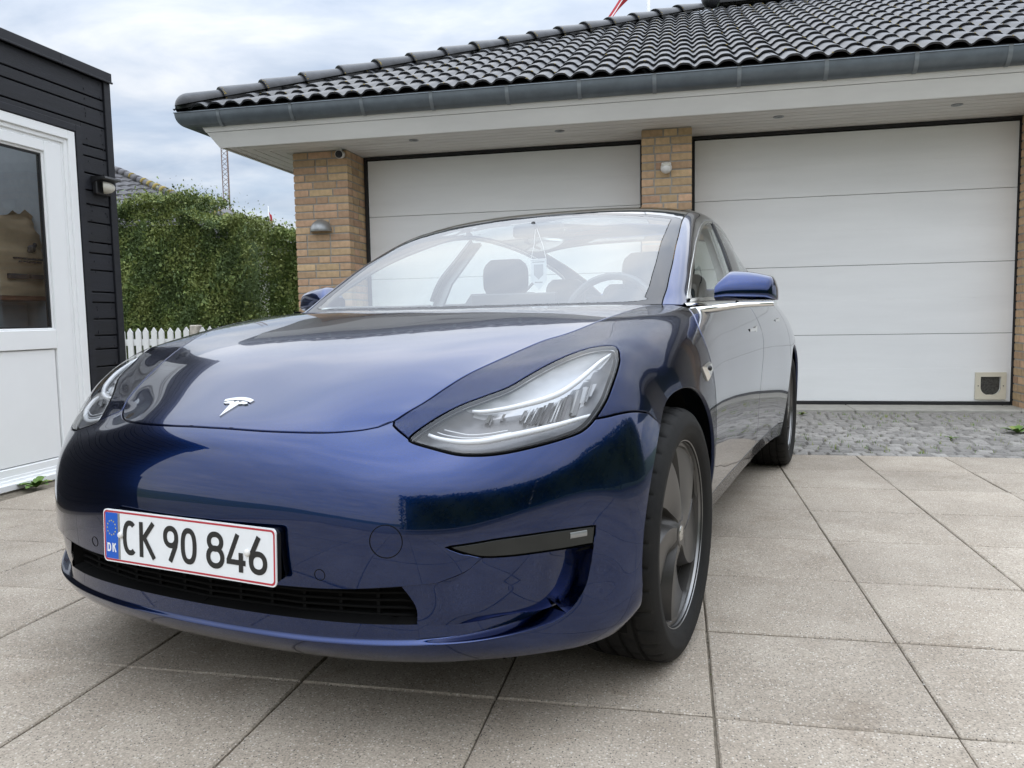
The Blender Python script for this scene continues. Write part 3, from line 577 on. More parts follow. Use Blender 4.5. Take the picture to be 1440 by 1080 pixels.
# ================================================================== the black shed
SHED = tag(empty('black_shed', (-3.645, 4.6, 0)), 'black timber clad shed with a flat roof and a white glazed door', 'shed')
def sp(m, name, mats, parent=None, **k):
    m.v = [(x+3.645, y-4.6, z) for x, y, z in m.v]; return m.build(name, mats, parent or SHED, **k)
def shed():
    X = -3.645; rr = random.Random(4)
    D0, D1, DZ = 3.05, 4.268, 2.085
    m = MB(); t = .09
    m.box((X-3.6, 4.5, 0), (X-.03, 4.59, 2.5)); m.box((X-.11, D1+.02, 0), (X-.03, 4.55, 2.5)); m.box((X-.11, 0.6, DZ+.02), (X-.03, 4.55, 2.5)); m.box((X-.11, 0.6, 0), (X-.03, D0-.02, DZ+.03)); m.box((X-3.6, 0.56, 0), (X-.04, 0.6, .9)); m.box((X-3.6, 0.56, 2.2), (X-.04, 0.6, 2.5)); m.box((X-3.6, 0.6, 0), (X-3.5, 4.5, 2.5)); m.box((X-3.6, 0.6, 2.42), (X-.05, 2.3, 2.5)); m.box((X-3.6, 2.3, 2.42), (X-1.45, 4.55, 2.5)); m.box((X-.35, 2.3, 2.42), (X-.05, 4.55, 2.5)); m.box((X-1.45, 4.3, 2.42), (X-.35, 4.55, 2.5)); m.box((X-1.45, 2.3, 2.42), (X-.35, 3.3, 2.5)); m.box((X-3.6, 0.6, -.02), (X-.05, 4.55, .04))  # roof and end wall openings are invented, added to let daylight inside
    w = sp(m, 'wall', M['seal'])
    hs = [.125, .069, .108, .138, .066, .106, .106, .088, .112]*4; z = 2.475
    for h in hs:
        z0 = max(z-h, .03)
        if z-z0 < .02: break
        e = .0045
        def bd(y0, y1):
            m = MB(); m.box((X-.03, y0, z0+e), (X+rr.uniform(-.0015, .0015), y1, z-e), bev=.003); sp(m, 'board', M['board'], w)
        zt = DZ+.05
        if z0 >= zt-.03: bd(0.65, 4.565)
        else:
            bd(D1+.085, 4.565); bd(0.65, D0-.06)
            if z > zt: 
                m = MB(); m.box((X-.03, D0-.06, zt), (X, D1+.085, z-e), bev=.003); sp(m, 'board', M['board'], w)
        z = z0
    nails = MB()
    for q in range(60):
        y = rr.choice((4.40, 4.535))+rr.gauss(0, .004); zz = rr.uniform(.2, 2.45); nails.box((X+.0005, y-.004, zz-.004), (X+.003, y+.004, zz+.004))
    sp(nails, 'nail_heads', M['capping'], w); stuff(bpy.data.objects[[o.name for o in w.children if o.name.startswith('nail_heads')][0]])
    m = MB(); m.box((X-.05, 4.568, .02), (X+.012, 4.625, 2.478), bev=.003); sp(m, 'corner_trim', M['board'])
    m = MB(); m.box((X-.03, D1+.03, .02), (X+.010, D1+.082, DZ+.055), bev=.003); m.box((X-.03, D0-.06, DZ+.012), (X+.011, D1+.029, DZ+.055), bev=.003); sp(m, 'door_trim', M['board'])
    for y0, y1 in ((0.56, 2.95), (2.952, 4.2), (4.202, 4.632)):
        m = MB(); m.box((X-.35, y0, 2.478), (X+.022, y1, 2.538), bev=.003); m.box((X+.018, y0, 2.470), (X+.030, y1, 2.482), 0, bev=.002); sp(m, 'roof_edging', M['capping'])
    # ---- door: stepped frame, sash, glass, lower panel
    d = sp(MB().box((X-.09, D0, .03), (X-.02, D0+.05, DZ)), 'shed_door', M['upvc'])
    fr = MB()
    def ringbox(y0, y1, z0, z1, w, xa, xb, mb):
        mb.box((xa, y0, z0), (xb, y0+w, z1), bev=.003); mb.box((xa, y1-w, z0), (xb, y1, z1), bev=.003); mb.box((xa, y0+w, z1-w), (xb, y1-w, z1), bev=.003); mb.box((xa, y0+w, z0), (xb, y1-w, z0+w), bev=.003)
    ringbox(D0+.0, D1+.022, .0, DZ+.008, .055, X-.08, X+.006, fr); ringbox(D0+.05, D1-.032, .045, DZ-.045, .028, X-.08, X-.006, fr); ringbox(D0+.075, D1-.058, .06, DZ-.07, .02, X-.08, X-.016, fr)
    sp(fr, 'door_frame', M['upvc'], d)
    sa = MB(); y0, y1 = D0+.098, D1-.082; zt = DZ-.09
    sa.box((X-.07, y1-.128, .07), (X-.010, y1, zt), bev=.004); sa.box((X-.07, y0, .07), (X-.010, y0+.128, zt), bev=.004); sa.box((X-.07, y0+.128, zt-.062), (X-.0105, y1-.128, zt), bev=.004); sa.box((X-.07, y0+.128, .772), (X-.0105, y1-.128, .885), bev=.004); sa.box((X-.07, y0+.128, .07), (X-.0105, y1-.128, .115), bev=.004)
    sa.box((X-.052, y1-.141, .885), (X-.022, y1-.128, zt-.062), bev=.003); sa.box((X-.052, y0+.128, .885), (X-.022, y0+.141, zt-.062), bev=.003); sa.box((X-.052, y0+.141, .885), (X-.022, y1-.141, .895), bev=.003); sa.box((X-.052, y0+.141, zt-.075), (X-.022, y1-.141, zt-.062), bev=.003)
    sp(sa, 'sash', M['upvc'], d)
    m = MB(); m.box((X-.05, y0+.135, .12), (X-.0225, y1-.135, .768), bev=.004); sp(m, 'lower_panel', M['upvc'], d)
    m = MB(); m.box((X-.06, y0+.128, .112), (X-.045, y1-.128, .775)); ga = m; ga.box((X-.050, y1-.152, .897), (X-.028, y1-.142, zt-.076)); ga.box((X-.050, y0+.142, .897), (X-.028, y1-.152, .905)); ga.box((X-.050, y0+.142, zt-.085), (X-.028, y1-.152, zt-.076)); sp(m, 'gasket', M['seal'], d)
    m = MB(); m.add([(X-.034, y0+.135, .89), (X-.034, y1-.135, .89), (X-.034, y1-.135, zt-.065), (X-.034, y0+.135, zt-.065)], [(0, 1, 2, 3)]); sp(m, 'pane', M['pane'], d)
    m = MB(); m.box((X-.06, D0-.02, .0), (X+.035, D1+.03, .038), bev=.004); sp(m, 'door_sill', M['upvc'], d)
    m = MB(); m.box((X-.02, D0-.05, -.05), (X+.02, 4.62, .0)); sp(m, 'plinth', M['concrete'])
    # ---- inside
    m = MB(); m.box((X-1.65, 0.68, .04), (X-1.6, 4.5, 2.42)); m.box((X-1.6, 4.44, .04), (X-.12, 4.5, 2.42)); m.box((X-1.6, 0.68, 2.36), (X-.12, 2.3, 2.415)); m.box((X-1.6, 0.68, .04), (X-.12, 4.5, .06)); m.box((X-.85, 4.1, .06), (X-.55, 4.42, 1.05)); sp(m, 'inside_wall', M['shedwall'])
shed()
def shelf_and_bag():
    X = -3.645; r = tag(empty('wooden_shelf', (-4.35, 3.9, 1.10)), 'dark red brown shelf inside the shed behind the door glass', 'shelf')
    m = MB(); m.box((-.30, -1.8, -.03), (.30, .53, .0), bev=.003); m.build('board', M['shelf'], r); m = MB(); m.box((-.315, -1.8, .50), (-.29, .54, .60), bev=.003); m.build('back_rail', M['shelf'], r)
    b = tag(empty('paper_bag', (-4.17, 4.22, 1.10)), 'creased brown paper sack standing on the shelf inside the shed', 'paper bag')
    rr = random.Random(2); G = []
    for v in np.linspace(0, 1, 22):
        row = []
        for a in np.linspace(0, 2*math.pi, 40, endpoint=False):
            w, dpt = .29*(1-.03*math.sin(9*v)), .11*(1-.75*max(0, v-.55)/.45)+.02; e = .45
            y = w*math.copysign(abs(math.cos(a))**e, math.cos(a)); x = dpt*math.copysign(abs(math.sin(a))**e, math.sin(a))
            top = .50+.06*(y > .0)*max(0, 1-abs(y-.17)/.08)
            cr = .012*math.sin(17*v+9*y)+.010*math.sin(31*y+6*v)+.008*math.sin(47*v-13*y)
            row.append((x+cr, y, v*top))
        G.append(row)
    m = MB(); m.grid(np.array(G), close=True); m.build('sack', M['bag'], b, smooth=True)
    m = MB(); rr = random.Random(8)
    def prt(y0, y1, z0, z1): m.box((.133, y0, z0), (.158, y1, z1))
    for k in range(9): prt(-.05+k*.026, -.05+k*.026+rr.uniform(.012, .022), .228, .238)
    for k in range(7): prt(-.02+k*.026, -.02+k*.026+rr.uniform(.012, .022), .208, .216)
    prt(-.10, .04, .105, .135); prt(.06, .20, .108, .135); m.ico((.132, .105, .30), .026, n=6); m.ico((.138, .125, .325), .014, n=5); m.ico((.138, .078, .285), .013, n=5); m.build('print', M['bagprint'], b)
shelf_and_bag()
def shed_light():
    r = tag(empty('shed_wall_light', (-3.645, 4.487, 1.80)), 'black wall light with a frosted lens on the black boards of the shed', 'wall light')
    b = MB(); b.box((0, -.07, -.062), (.035, .068, .048), bev=.006); b.prism([(0, .05), (.10, .045), (.105, .032), (.035, .02), (0, .0)], -.075, .075, axis=1); b.build('housing', M['black'], r)
    b = MB(); G = [[(.03+.052*math.cos(p)*(.75+.25*math.cos(a)), .052*math.sin(a)*math.cos(p)*1.05, -.012+.042*math.sin(p)) for a in np.linspace(-math.pi/2, math.pi/2, 12)] for p in np.linspace(-1.4, .8, 10)]; b.grid(np.array(G)); b.build('lens', M['frosted'], r, smooth=True)
shed_light()
# ================================================================== hedges, fence, far things
def leafy(name, boxes, n, seed, size=.035, label='', group=None, ragged=.1, mats=('leafa', 'leafb', 'leafc'), away=False):
    """leaves spread through the skin and top of a clipped volume; boxes: (lo, hi)"""
    rg_ = np.random.default_rng(seed); V, F, MI = [], [], []
    lo0 = np.min([b[0] for b in boxes], 0); root = tag(empty(name, (float(lo0[0]), float(lo0[1]), 0)), label, 'hedge', group)
    tot = sum((b[1][0]-b[0][0])*(b[1][2]-b[0][2]) for b in boxes)
    for lo, hi in boxes:
        lo, hi = np.array(lo, float), np.array(hi, float); k = int(n*((hi[0]-lo[0])*(hi[2]-lo[2]))/tot)
        P = lo+rg_.random((k, 3))*(hi-lo)
        # push most of them to the front skin and the top, with slow bulges
        u = rg_.random(k); bul = lambda x, z: .10*np.sin(x*2.1+1.3*z)+.08*np.sin(4.7*x-2.9*z+1)+.05*np.sin(9.1*x+7.3*z)
        fr = u < .72; P[fr, 1] = lo[1]+.16+bul(P[fr, 0], P[fr, 2])+rg_.exponential(.10, fr.sum())
        tp_ = (u >= .72) & (u < .93); P[tp_, 2] = hi[2]-.02+.07*np.sin(P[tp_, 0]*3.3)+.05*np.sin(P[tp_, 0]*8.1)+rg_.normal(0, .034, tp_.sum())+np.where(rg_.random(tp_.sum()) < .10, rg_.exponential(ragged*.6, tp_.sum()), 0)
        en = u >= .955; sd = np.where(rg_.random(en.sum()) < .5, 0, 1); P[en, 0] = np.where(sd == 0, lo[0]+rg_.exponential(.07, en.sum())-.03, hi[0]-rg_.exponential(.07, en.sum())+.03+.08*np.sin(P[en, 2]*4))
        if away: P[:, 1] = lo[1]+hi[1]-P[:, 1]
        keep = (P[:, 2] < hi[2]+.35); P = P[keep]; k = len(P)
        cl = np.sin(P[:, 0]*5.3+P[:, 2]*3.7)+np.sin(P[:, 0]*11.1-P[:, 2]*8.9+2)+rg_.normal(0, .9, k)
        hgt = (P[:, 2]-lo[2])/(hi[2]-lo[2])
        mi = np.where(cl > 1.2-.9*hgt, 2, np.where(cl < -.5, 1, 0)); mi = np.where((hgt > .97) & (rg_.random(k) < .35), 2, mi)
        d = rg_.normal(0, 1, (k, 3)); d[:, 2] += .9; d[:, 1] -= -.35 if away else .35; d /= np.linalg.norm(d, axis=1)[:, None]
        q = np.cross(d, rg_.normal(0, 1, (k, 3))); q /= np.linalg.norm(q, axis=1)[:, None]; nn = np.cross(d, q)
        L = size*np.exp(rg_.normal(-.12, .38, k))[:, None]; w = L*rg_.uniform(.22, .36, k)[:, None]
        A = [P, P+d*L*.5+q*w-nn*w*.3, P+d*L, P+d*L*.5-q*w-nn*w*.3]
        base = len(V)
        V += np.stack(A, 1).reshape(-1, 3).tolist()
        F += [(base+4*i, base+4*i+1, base+4*i+2, base+4*i+3) for i in range(k)]; MI += mi.tolist()
    V = np.array(V)-np.array([lo0[0], lo0[1], 0]); o = mesh_obj('foliage', V, F, None, root, mats=[M[x] for x in mats], fmat=MI)
    m = MB()
    for lo, hi in boxes: m.box(np.array(lo)+[.25, .5, 0]-[lo0[0], lo0[1], 0], np.array(hi)-[.25, .2, .3]-[lo0[0], lo0[1], 0])
    m.build('branches', M['leafb'], root)
    return root
leafy('hedge', [((-9.4, 10.0, .1), (-6.75, 11.2, 2.66)), ((-7.0, 10.0, .1), (-5.95, 11.1, 2.40))], 120000, 21, .036, 'dense clipped green hedge behind the white picket fence', ragged=.14)
leafy('hedge', [((-7.5, 12.6, .1), (-4.9, 13.6, 2.42))], 40000, 22, .05, 'lighter looser hedge between the clipped hedge and the brick pillar', ragged=.16, mats=('leafa', 'leafa', 'leafc'))
leafy('hedge', [((-.6, -6.2, .1), (9.0, -4.9, 3.7))], 20000, 23, .11, 'long tall green hedge across the yard opposite the garage', away=True, ragged=.12)
h_ = leafy('hedge', [((0, 0, .1), (10.5, 1.2, 3.4))], 20000, 24, .11, 'tall green hedge along the right side of the yard', ragged=.12, away=True); h_.location = (9.4, -4.9, 0); h_.rotation_euler = (0, 0, math.pi/2)
def picket_fence():
    r = tag(empty('picket_fence', (-7.3, 8.6, 0)), 'low white picket fence in front of the clipped hedge', 'fence'); rr = random.Random(6)
    b = MB(); w, h = .036, .86; b.add([(-w, -.009, .05), (w, -.009, .05), (w, -.009, h-.05), (0, -.009, h), (-w, -.009, h-.05), (-w, .009, .05), (w, .009, .05), (w, .009, h-.05), (0, .009, h), (-w, .009, h-.05)], [(0, 1, 2, 3, 4), (9, 8, 7, 6, 5)]+[(i, 5+i, 5+(i+1) % 5, (i+1) % 5) for i in range(5)])
    o = b.build('picket', M['picket'], r); me = o.data; bpy.data.objects.remove(o)
    for k in range(31):
        x = .06+k*.1115
        if abs(x-1.52) < .06: continue
        o = link('picket', me, r); o.location = (x, rr.uniform(-.002, .002), rr.uniform(-.006, .006)); o.rotation_euler = (0, rr.uniform(-.01, .01), 0)
    for z in (.25, .68): MB().box((0, .01, z-.04), (3.5, .035, z+.04), bev=.004).build('rail', M['picket'], r)
    for x in (1.52, 3.46):
        MB().box((x-.055, -.03, 0), (x+.055, .08, .885), bev=.012).build('fence_post', M['postwood'], r)
picket_fence()
def far_house():
    r = tag(empty('neighbour_house', (-13, 20, 0)), 'neighbouring house with a dark tiled roof behind the hedge', 'house')
    P = lambda x, y, z: (x+13, y-20, z)
    e0, r0 = np.array([-9.155, 16.0, 2.86]), np.array([-15.757, 20.0, 5.26])
    sl = (r0-e0)
    m = MB(); m.box((-11, -3.6, 0), (3.3, 7, 2.75)); m.build('wall', M['housewall'], r)
    m = MB(); A = P(-26, 16, 2.80); B = P(*(e0-[0, 0, .06])); Cc = P(*(r0-[0, 0, .06])); D = P(-26, 20, 5.20); m.add([A, B, Cc, D, P(-9.155, 24, 2.8), P(-26, 24, 2.8)], [(0, 1, 2, 3), (1, 4, 2), (3, 2, 4, 5)]); rf = m.build('roof', M['houseroof'], r)
    rr = random.Random(12); n = 14
    for k in range(n):
        t0, t1 = k/n, (k+1.15)/n; xe = e0[0]+sl[0]*t0; x2 = e0[0]+sl[0]*min(1, t1); y0, y1 = 16+4*t0, 16+4*min(1, t1); z0, z1 = 2.86+2.4*t0, 2.86+2.4*min(1, t1)
        x = -20.0
        nn = int((xe+20)/.30); b = MB()
        row = np.linspace(-20, xe, max(2, nn)*4+1); pr = .03*np.abs(np.sin(np.linspace(0, math.pi*max(2, nn), len(row))))
        b.grid(np.array([[P(xx, y0, z0+.05+p) for xx, p in zip(row, pr)], [P(min(xx, x2+.02) if False else xx, y0, z0+.0+p*.3) for xx, p in zip(row, pr)]]))
        row2 = np.linspace(-20, x2, len(row)); b.grid(np.array([[P(xx, y0, z0+.05+p) for xx, p in zip(row, pr)], [P(xx, y1, z1+.01+p) for xx, p in zip(row2, pr)]]))
        b.build('tile_course', M['houseroof'], rf, smooth=False)
    dv = sl/np.linalg.norm(sl)
    for k in range(19):
        p = e0+dv*(k*.42)+[0, 0, .07]; b = MB(); b.tube([P(*p), P(*(p+dv*.40))], [.115, .095], 8); o = b.build('hip_tile', M['houseroof'] if k % 4 else M['houseroof'], rf, smooth=True)
        if rr.random() < .4: b = MB(); b.tube([P(*(p+[0, -.004, .006])), P(*(p+dv*rr.uniform(.05, .16)+[0, -.004, .006]))], [.113, .108], 8); b.build('lichen', M['lichen'], rf, smooth=True)
    m = MB(); m.box(P(-9.5, 15.9, 2.70), P(-9.0, 16.3, 2.86)); m.build('eave_end', M['seal'], rf)
far_house()
def mast():
    r = tag(empty('lattice_mast', (-36.6, 60, 0)), 'tall thin steel lattice mast far behind the hedge', 'mast')
    w = .26; L = [(-w, -w), (w, -w), (0, w)]
    for x, y in L: MB().tube([(x, y, 0), (x, y, 17.0)], .045, 6).build('mast_leg', M['mast'], r)
    b = MB(); z = .3; k = 0
    while z < 16.6:
        for i in range(3):
            a, c2 = L[i], L[(i+1) % 3]
            if k % 2: a, c2 = c2, a
            b.tube([(*a, z), (*c2, z+.42)], .022, 4)
        z += .42; k += 1
    b.build('lattice', M['mast'], r)
    r2 = tag(empty('far_flagpole', (-33.0, 60, 0)), 'far off pale flagpole with a small drooping red and white flag', 'flagpole')
    MB().tube([(0, 0, 0), (0, 0, 10.4)], [.06, .035], 8).build('pole', M['polewhite'], r2, smooth=True)
    b = MB(); b.grid(np.array([[(.03+.22*u*(1-.3*v)+.04*math.sin(9*v), .1*math.sin(7*u+3*v), 9.9-1.9*v-.25*u) for u in np.linspace(0, 1, 4)] for v in np.linspace(0, 1, 9)])); n = len(b.f); b.m = [1 if i % 3 == 1 else 0 for i in range(n)]; b.build('flag', [M['red'], M['flagwhite']], r2)
mast()
def big_flag():
    r = tag(empty('garden_flagpole', (-.897, 25, 0)), 'white flagpole behind the garage roof flying a red flag with a white cross', 'flagpole')
    MB().tube([(0, 0, 0), (0, 0, 14)], [.07, .045], 12).build('pole', M['polewhite'], r, smooth=True)
    hb, ht, tip = np.array([0., 0, 11.05]), np.array([0., .0, 11.75]), np.array([-1.28, -.1, 9.72])
    b = MB(); nu, nv = 30, 17; G = []
    for i in range(nu+1):
        u = i/nu; row = []
        for j in range(nv+1):
            v = j/nv; base = hb+(ht-hb)*v; end = tip+np.array([.02, .0, .12])*v+np.array([-.05*v, 0, 0])
            p = base*(1-u)+end*u; wv = .10*math.sin(6*u+2.5*v)*u; row.append(p+np.array([.03*math.sin(8*u+3*v)*u, wv*1.5, .04*math.sin(5*u+4*v)*u]))
        G.append(row)
    b.grid(np.array(G)); b.m = [(1 if (.40 < (j+.5)/nv < .60 or .33 < (i+.5)/nu < .45) else 0) for i in range(nu) for j in range(nv)]; b.build('flag', [M['red'], M['flagwhite']], r, smooth=True)
big_flag()
def weed(loc, n, size, seed, label):
    rr = random.Random(seed); r = tag(empty('weed', loc), label, 'weed'); 
    for k in range(n):
        a = 6.28*k/n+rr.uniform(-.3, .3); L = size*rr.uniform(.6, 1.1); el = rr.uniform(.25, 1.0); d = np.array([math.cos(a), math.sin(a), 0]); q = np.array([-math.sin(a), math.cos(a), 0]); G = []
        for t in np.linspace(0, 1, 8):
            p = d*L*t*math.cos(el)+np.array([0, 0, L*(t*math.sin(el)-.55*t*t*el)+.004]); w = L*.16*(math.sin(math.pi*min(1, t*.95+.04))**.8)*(1+.25*math.sin(t*22)); G.append([p-q*w+[0, 0, w*.35], p, p+q*w+[0, 0, w*.35]])
        MB().grid(np.array(G)).build('leaf', M['weed'] if rr.random() < .75 else M['weedy'], r, smooth=True)
weed((-3.535, 3.70, 0), 13, .14, 1, 'green dandelion weed at the foot of the white shed door')
weed((2.40, 6.29, 0), 9, .15, 2, 'broad leaved weed at the right edge of the cobbled strip')
weed((1.86, 5.95, 0), 7, .07, 3, 'small yellow green weed among the cobbles in front of the cat flap')
weed((1.06, 7.25, 0), 6, .09, 4, 'thin weed near the kerb at the left of the cobbled strip')

# ================================================================== the car
ROWS=[
# b0 underside lip edge
[(.085,0,.195),(.095,.25,.197),(.128,.45,.20),(.19,.60,.203),(.285,.73,.203),(.375,.80,.20),(.445,.842,.212),(.49,.866,.245),(.515,.878,.30)],
[(.042,0,.238),(.052,.25,.24),(.086,.45,.245),(.150,.61,.25),(.255,.738,.25),(.355,.815,.243),(.435,.862,.245),(.495,.882,.262),(.54,.890,.29)],
[(.030,0,.34),(.042,.25,.34),(.077,.45,.345),(.148,.612,.355),(.265,.738,.362),(.380,.824,.34),(.455,.88,.315),(.525,.896,.295),(.575,.902,.28)],
[(.022,0,.455),(.034,.25,.457),(.069,.45,.462),(.146,.610,.475),(.270,.744,.485),(.392,.833,.45),(.478,.89,.385),(.56,.907,.325),(.62,.910,.27)],
[(.032,0,.565),(.043,.24,.565),(.078,.42,.57),(.155,.583,.582),(.284,.738,.595),(.414,.839,.55),(.505,.896,.45),(.593,.914,.345),(.662,.914,.262)],
[(.064,0,.637),(.075,.2,.637),(.11,.35,.643),(.17,.47,.650),(.300,.699,.676),(.444,.842,.634),(.543,.90,.50),(.632,.918,.36),(.702,.913,.257)],
[(.108,0,.683),(.12,.165,.684),(.155,.30,.688),(.205,.409,.690),(.335,.672,.728),(.48,.840,.700),(.60,.905,.54),(.69,.92,.37),(.75,.912,.252)],
[(.215,0,.737),(.225,.165,.737),(.248,.32,.734),(.271,.450,.725),(.41,.685,.772),(.55,.830,.760),(.68,.908,.58),(.76,.922,.385),(.80,.91,.25)],
[(.40,0,.817),(.40,.2,.813),(.40,.37,.803),(.40,.504,.785),(.51,.695,.811),(.64,.812,.815),(.76,.907,.62),(.82,.922,.395),(.845,.908,.25)],
[(.61,0,.869),(.61,.23,.868),(.61,.45,.861),(.60,.595,.847),(.66,.728,.850),(.76,.832,.828),(.84,.915,.65),(.87,.922,.405),(.885,.902,.25)],
[(.81,0,.9085),(.81,.26,.907),(.81,.50,.900),(.80,.671,.888),(.86,.770,.882),(.92,.855,.832),(.95,.917,.67),(.96,.92,.41),(.97,.895,.25)],
[(1.0,0,.942),(1.01,.28,.940),(1.03,.52,.934),(1.05,.70,.922),(1.08,.790,.907),(1.11,.862,.851),(1.12,.913,.69),(1.13,.912,.42),(1.13,.872,.258)],
[(1.28,0,.946),(1.28,.3,.946),(1.28,.55,.945),(1.29,.716,.940),(1.31,.800,.925),(1.33,.866,.868),(1.34,.908,.70),(1.34,.900,.43),(1.34,.853,.250)],
[(1.65,0,.965),(1.65,.3,.965),(1.65,.55,.963),(1.65,.72,.957),(1.65,.806,.940),(1.65,.864,.876),(1.65,.905,.71),(1.65,.892,.43),(1.65,.842,.240)],
[(2.15,0,.972),(2.15,.3,.972),(2.15,.55,.971),(2.15,.72,.966),(2.15,.810,.950),(2.15,.866,.884),(2.15,.907,.72),(2.15,.890,.43),(2.15,.840,.238)],
[(2.70,0,.985),(2.70,.3,.985),(2.70,.55,.983),(2.70,.72,.978),(2.70,.805,.962),(2.70,.866,.892),(2.70,.910,.72),(2.70,.894,.43),(2.70,.842,.238)],
[(3.20,0,1.0),(3.20,.3,1.0),(3.20,.52,.998),(3.20,.69,.994),(3.20,.788,.975),(3.20,.862,.898),(3.20,.917,.72),(3.20,.908,.43),(3.20,.865,.238)],
[(3.70,0,1.03),(3.70,.28,1.03),(3.70,.5,1.026),(3.70,.66,1.015),(3.70,.758,.990),(3.70,.845,.905),(3.70,.921,.72),(3.70,.922,.43),(3.70,.915,.215)],
[(4.15,0,1.075),(4.15,.26,1.074),(4.15,.46,1.066),(4.15,.61,1.045),(4.13,.71,1.005),(4.10,.805,.915),(4.06,.90,.72),(4.03,.91,.43),(4.0,.905,.215)],
[(4.50,0,1.07),(4.49,.24,1.067),(4.47,.43,1.055),(4.44,.57,1.03),(4.40,.665,.985),(4.36,.755,.90),(4.30,.855,.72),(4.26,.88,.43),(4.22,.875,.217)],
[(4.62,0,.98),(4.61,.22,.975),(4.58,.40,.96),(4.54,.54,.93),(4.49,.645,.88),(4.44,.73,.80),(4.39,.82,.64),(4.35,.855,.40),(4.31,.855,.22)],
[(4.69,0,.70),(4.68,.22,.695),(4.645,.42,.68),(4.60,.57,.65),(4.54,.68,.61),(4.49,.75,.55),(4.44,.81,.46),(4.40,.835,.34),(4.36,.835,.225)],
[(4.66,0,.40),(4.65,.24,.40),(4.62,.44,.395),(4.57,.59,.385),(4.52,.69,.37),(4.48,.745,.34),(4.44,.79,.30),(4.41,.81,.26),(4.38,.815,.225)],
[(4.58,0,.23),(4.57,.25,.23),(4.54,.45,.23),(4.50,.60,.23),(4.46,.69,.23),(4.43,.735,.228),(4.41,.77,.226),(4.395,.79,.225),(4.38,.80,.225)],
]
def bas(t,n,h):
    """sparse-ish rows: cubic B-spline basis (value,d1,d2) n controls, spacing h, ctrl i centred at (i-1)*h from t0=0"""
    t=np.asarray(t,float)/h; i=np.clip(np.floor(t).astype(int),0,n-4); f=t-i
    B=np.zeros((3,len(t),n)); r=np.arange(len(t))
    w0=[(1-f)**3/6,(3*f**3-6*f**2+4)/6,(-3*f**3+3*f**2+3*f+1)/6,f**3/6]
    w1=[-(1-f)**2/2,(3*f**2-4*f)/2,(-3*f**2+2*f+1)/2,f**2/2]
    w2=[1-f,3*f-2,1-3*f,f]
    for k in range(4):
        B[0,r,i+k]=w0[k];B[1,r,i+k]=w1[k]/h;B[2,r,i+k]=w2[k]/h/h
    return B
class Surf:
    def __init__(s,U,V,hu,hv,v0=0.):
        s.U,s.V,s.hu,s.hv,s.v0=U,V,hu,hv,v0
        s.nu=int(round(U/hu))+3; s.nv=int(round((V-v0)/hv))+3
    def row(s,u,v,du=0,dv=0):
        a=bas(u,s.nu,s.hu)[du];b=bas(np.asarray(v)-s.v0,s.nv,s.hv)[dv]
        return (a[:,:,None]*b[:,None,:]).reshape(len(a),-1)
    def fit(s,u,v,P,w,lam=.002,lam3=.0):
        gu,gv=np.linspace(0,s.U,s.nu*2),np.linspace(s.v0,s.V,s.nv*2); bu,bv=bas(gu,s.nu,s.hu),bas(gv-s.v0,s.nv,s.hv)
        A=s.row(u,v)*w[:,None]; N=A.T@A; R=A.T@(P*w[:,None])
        for (a,b,c) in ((2,0,1),(1,1,2),(0,2,1)):
            N+=lam*c*len(u)/(len(gu)*len(gv))*np.kron(bu[a].T@bu[a],bv[b].T@bv[b])
        s.c=np.linalg.solve(N+1e-9*np.eye(len(N)),R)
    def __call__(s,u,v,du=0,dv=0): return s.row(np.atleast_1d(u),np.atleast_1d(v),du,dv)@s.c
    def normal(s,u,v):
        n=np.cross(s(u,v,0,1),s(u,v,1,0)); return n/np.linalg.norm(n,axis=1)[:,None]
    def closest(s,P,u,v,it=12):
        u=np.array(u,float);v=np.array(v,float)
        for _ in range(it):
            r=P-s(u,v);a=s(u,v,1,0);b=s(u,v,0,1)
            aa=(a*a).sum(1);bb=(b*b).sum(1);ab=(a*b).sum(1);ra=(r*a).sum(1);rb=(r*b).sum(1)
            det=aa*bb-ab*ab+1e-12
            u=np.clip(u+np.clip((ra*bb-rb*ab)/det,-.5,.5),0,s.U);v=np.clip(v+np.clip((rb*aa-ra*ab)/det,-.5,.5),max(s.v0,0),s.V)
        return u,v
    def grid(s,n,m):
        gu,gv=np.meshgrid(np.linspace(0,s.U,n),np.linspace(max(s.v0,0),s.V,m),indexing='ij'); return gu.ravel(),gv.ravel()
    def near(s,P,n=90,m=50):
        gu,gv=s.grid(n,m);G=s(gu,gv);i=[np.argmin(((G-p)**2).sum(1)) for p in P]
        return s.closest(P,gu[i],gv[i])
SEAM=np.array([(.205,.409,.688),(.218,.419,.697),(.271,.45,.725),(.33,.475,.754),(.388,.499,.779),(.465,.535,.806),(.543,.57,.83),(.616,.601,.851),(.676,.634,.863),(.772,.664,.884)])
HLU=np.array([(.197,.476,.674),(.243,.506,.702),(.287,.543,.724),(.322,.577,.739),(.363,.614,.756),(.418,.642,.78),(.479,.673,.805),(.539,.708,.824),(.636,.774,.835)])
CEN=np.array([(.098,0,.676),(.135,0,.698),(.194,0,.725),(1.204,0,.937)])
